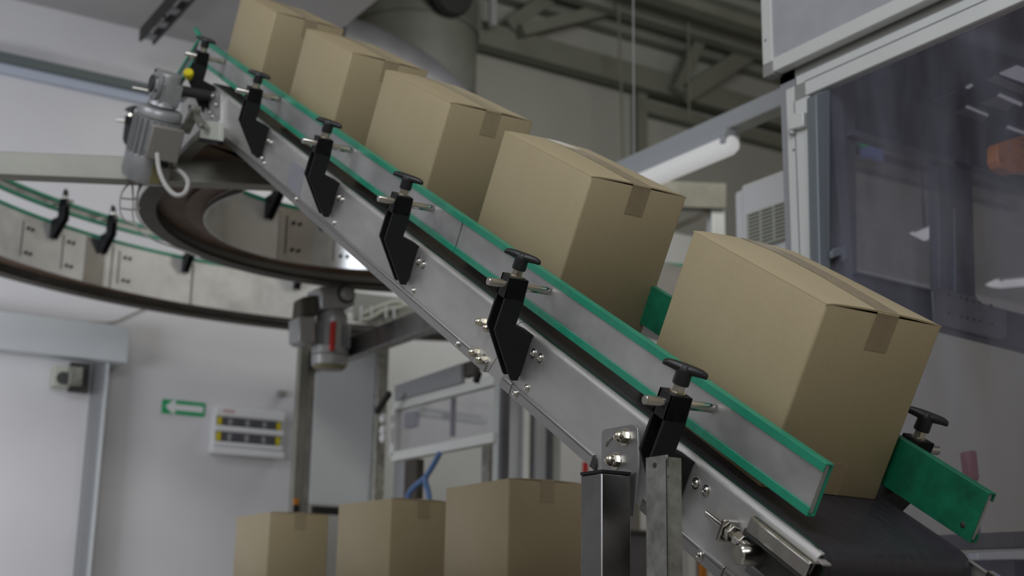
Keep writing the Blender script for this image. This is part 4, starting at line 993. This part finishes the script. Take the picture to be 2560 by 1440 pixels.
# grey body band and end sheet behind the profiles
yE0 = yx(1951, 400); z_top = zb1+.004
box((XN+.012, yE0, 0), (XN+.05, yx(1990, 420), z_top)).build('end_sheet', 'mid_grey', t, world=True)
box((XN+.012, yE0, zx(1992, 190)), (XN+.05, YE, z_top)).build('top_sheet', 'plastic_grey', t, world=True)
zA1, zA0, zB0 = zx(1989, 192), zx(1993, 214), zx(2018, 238)
yA = yx(1990, 200); yB = yx(2015, 230); yC = yx(2021, 240)
box((XN, yA, zA0+.0015), (XN+.04, YE, zA1)).build('top_profile', 'alu', t, world=True, bevel=.0015)
box((XN-.004, yB, zB0), (XN+.036, YE, zA0)).build('door_top_profile', 'alu', t, world=True, bevel=.0015)
yv0 = yx(1971, 420); yv1 = yx(1994, 420)
yv2 = yx(2030, 420)
box((XN, yv0, 0), (XN+.04, yv1+.0015, zx(1980, 218))).build('side_profile', 'alu', t, world=True, bevel=.0015)
box((XN-.004, yv1, 0), (XN+.036, yv2, zx(2008, 246))).build('door_side_profile', 'alu', t, world=True, bevel=.0015)
box((XN-.002, yv1+.001, zx(2008, 246)), (XN+.034, yB, zA0+.001)).build('corner_joint', 'plastic_grey', t, world=True, bevel=.002)
polyX([(1971, 287), (2008, 279), (2008, 315), (1971, 325)], XN-.03, .03).build('hinge', 'alu', t, world=True, bevel=.003)
MB().lathe(X_((1980, 328), XN-.012), (0, 0, -1), [(0, .016), (.012, .014), (.014, .006)], n=14).build('hinge_pin', 'alu_dim', t, world=True, smooth=True)
q = X_((1984, 375), XN-.001); MB().cyl((XN-.001, q.y, q.z), (XN+.002, q.y, q.z), .005, n=10).build('screw', 'dark', t, world=True)
box((XN-.0055, yB, zA0-.0005), (XN-.0035, YE, zA0+.0025)).build('profile_seam', 'machine_mid', t, world=True)
box((XN-.0055, yv1-.001, 0), (XN-.0035, yv1+.0018, zx(2008, 246))).build('profile_seam', 'machine_mid', t, world=True)
# window sheet
box((XN+.014, yv2+.0, .3), (XN+.018, YE, zB0)).build('window_pane', 'glass', t, world=True)
# end wall with its window openings, dark frame
YN = yv2+.02
def mw(qs, y, th, name, m, **k): return polyY(qs, y, th).build(name, m, t, world=True, **k)
def n3(x, y): return (1900+x/3.6, y/3.6)
def n4(x, y): return (2000+x/2.4, 300+y/2.4)
YEW = YN-.12
mw([(2040, 236), (2076, 220), (2076, 1440), (2066, 1440)], YEW+.01, .05, 'corner_post', 'machine_post', bevel=.004)
mw([(2076, 200), (2137, 180), (2150, 1440), (2076, 1440)], YEW+.03, .05, 'dark_upright', 'machine_mid')
mw([(2130, 150), (2137, 334), (2560, 466), (2900, 570), (2900, 150)], YEW+.04, .03, 'header_sheet', 'machine_dark')
mw([(2130, 322), (2900, 555), (2900, 576), (2130, 337)], YEW+.0, .04, 'header_lip', 'machine_mid')
mw([(2345, 380), (2386, 392), (2392, 740), (2350, 735)], YEW+.02, .05, 'mid_post', 'machine_mid', bevel=.003)
mw([(2384, 330), (2428, 340), (2440, 760), (2391, 745)], YEW+.00, .05, 'dark_post', 'machine_dark', bevel=.003)
mw([(2386, 520), (2389, 521), (2391, 740), (2388, 740)], YEW-.004, .006, 'edge_highlight', 'machine_post')  # highlight along the post put in as a paler strip
mw([(2140, 680), (2560, 785), (2900, 875), (2900, 965), (2560, 872), (2140, 765)], YEW+.02, .06, 'lower_beam', 'machine_dark', bevel=.004)
mw([(2143, 678), (2340, 724), (2340, 728), (2143, 682)], YEW-.0, .03, 'beam_edge', 'machine_post')
pp = mw([(2331, 728), (2345, 720), (2440, 740), (2452, 756), (2517, 775), (2517, 842), (2500, 850), (2336, 808)], YEW-.03, .012, 'perforated_plate', 'machine_mid', bevel=.004)
for x_, y_ in [(2373, 738), (2403, 745), (2417, 749), (2434, 754), (2450, 757), (2479, 764), (2373, 782), (2404, 791), (2419, 795), (2435, 799), (2450, 802), (2480, 809)]:
    q = Y_((x_, y_), YEW-.031); MB().cyl((q.x, q.y-.0006, q.z), (q.x, q.y+.004, q.z), .0065, n=10).build('plate_hole', 'dark', pp, world=True)
# milky rear glazing of the two openings
mw([(2130, 320), (2900, 560), (2900, 900), (2130, 700)], YEW+.10, .004, 'rear_pane', 'pane_milky')
# roof of the machine; its openings drawn as glowing and grey sheets
zR = zB0+.02
box((XN+.03, YEW+.04, zR+.06), (XN+3.2, YE, zR+.08)).build('inner_roof', 'machine_dark', t, world=True)
def lit(qs, name='roof_opening', m='glow_opening', z=None): return polyZ(qs, z or zR+.05, .006).build(name, m, t, world=True)
lit([n3(2155, 668), n3(2310, 600), n3(2700, 730), n3(2640, 840)])
lit([n3(2030, 722), n3(2120, 685), n3(2380, 800), n3(2360, 850)], m='mid_grey')
lit([n3(1690, 1040), n3(1850, 972), n3(2052, 1048), n3(1990, 1120)], m='mid_grey'); lit([n3(1850, 968), n3(1870, 962), n3(2056, 1040), n3(2044, 1050)])
lit([n3(1980, 935), n3(2120, 870), n3(2290, 940), n3(2230, 1000)], m='mid_grey')
lit([n3(2138, 865), n3(2160, 852), n3(2366, 940), n3(2350, 958)]); lit([n3(1850, 792), n3(1895, 765), n3(1918, 775), n3(1875, 802)])
lit([n3(1560, 902), n3(1765, 816), n3(1772, 824), n3(1566, 914)], m='machine_post')
lit([n3(2218, 1152), n3(2236, 1142), n3(2420, 1210), n3(2400, 1225)])
lit([n3(1500, 1130), n3(1640, 1065), n3(1900, 1140), n3(1780, 1215)], m='machine_mid'); lit([n3(2010, 1270), n3(2220, 1160), n3(2420, 1230), n3(2300, 1330)], m='machine_mid')
# orange guard
og = mw([(2494, 365), (2498, 357), (2560, 337), (2700, 300), (2700, 440), (2560, 428), (2529, 431), (2502, 417), (2494, 400)], YEW-.35, .05, 'orange_guard', 'orange', bevel=.006)
for x_, y_ in [(2504, 400), (2523, 377), (2555, 350), (2556, 364), (2558, 392), (2534, 405)]:
    q = Y_((x_, y_), YEW-.351); MB().cyl((q.x, q.y-.0006, q.z), (q.x, q.y+.004, q.z), .004, n=10).build('guard_hole', 'dark', og, world=True)
# latch on the corner post
mw([n4(190, 790), n4(215, 765), n4(275, 755), n4(278, 840), n4(262, 850), n4(255, 810), n4(215, 820), n4(195, 830)], YEW-.01, .02, 'latch', 'machine_post', bevel=.003)
# glowing shapes put in for lamp reflections in the machine glass
t = thing('fluorescent_lamp', 'glowing tube put in for a lamp reflection in the machine window at the right picture edge', 'lamp', Y_((2560, 700), 3.2))
a = Y_((2466, 712), 3.2); b = Y_((2700, 690), 3.2)
MB().lathe(a, b-a, [(0, .004), (.05, .018), (.14, .030), ((b-a).length, .030)], n=18).build('diffuser', 'lamp', t, world=True, smooth=True)
MB().bar(a+Vector((.1, 0, .04)), b+Vector((0, 0, .04)), .05, .03).build('housing', 'lamp_white', t, world=True)
MB().cyl(b+Vector((0, 0, .04)), (b.x, b.y, 6), .006, n=8).build('hanger_rod', 'dark', t, world=True)
t = thing('lamp_reflection', 'small glowing triangle put in for a lamp reflection in the left machine window', 'lamp', Y_((2312, 600), 4.0))
polyY([n4(680, 672), n4(800, 622), n4(803, 640), n4(772, 720)], 2.3, .03).build('reflection_face', 'lamp', t, world=True, bevel=.004)
polyY([n4(678, 668), n4(806, 616), n4(808, 630), n4(690, 676)], 2.3, .05).build('reflection_hood', 'lamp_white', t, world=True)
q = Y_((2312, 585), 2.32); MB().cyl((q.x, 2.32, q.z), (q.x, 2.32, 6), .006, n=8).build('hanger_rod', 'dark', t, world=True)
# poster beyond the window
t = thing('wall_poster', 'green and blue poster at the upper left of the machine window', 'poster', Y_((2178, 400), 8.9))
polyY([n4(365, 95), n4(500, 130), n4(500, 250), n4(368, 220)], 8.93, .02).build('blue_sheet', mat('poster_blue', (.16, .19, .42), .6, noise=.3, nscale=3), t, world=True)
polyY([n4(365, 95), n4(440, 115), n4(440, 150), n4(368, 165)], 8.915, .014).build('green_patch', 'sign_green', t, world=True)
# bits low at the right edge, behind the glass
t = thing('machine_bench', 'dark bench with a white rail low behind the machine glass at the right edge', 'bench', Y_((2520, 1440), 1.0))
polyY([(2440, 1333), (2700, 1322), (2700, 1366), (2440, 1372)], 1.0, .3).build('bench_top', 'dark_flange', t, world=True, bevel=.004)
polyY([(2445, 1383), (2700, 1370), (2700, 1396), (2445, 1400)], .95, .04).build('white_rail', 'alu_dim', t, world=True, bevel=.003)
polyY([(2480, 1400), (2700, 1398), (2700, 1500), (2480, 1500)], 1.0, .3).build('bench_body', 'dark', t, world=True)
rf = polyY([(2420, 1128), (2444, 1125), (2452, 1200), (2430, 1205)], 1.1, .04).build('red_fitting', 'red_dim', t, world=True, bevel=.01)
polyY([(2432, 1200), (2444, 1200), (2452, 1340), (2440, 1340)], 1.11, .03).build('fitting_stem', 'machine_mid', t, world=True)
q = Y_((2560, 1400), 1.0); box((q.x-.05, 1.0, 0), (q.x+.05, 1.2, q.z)).build('bench_leg', 'dark', t, world=True)
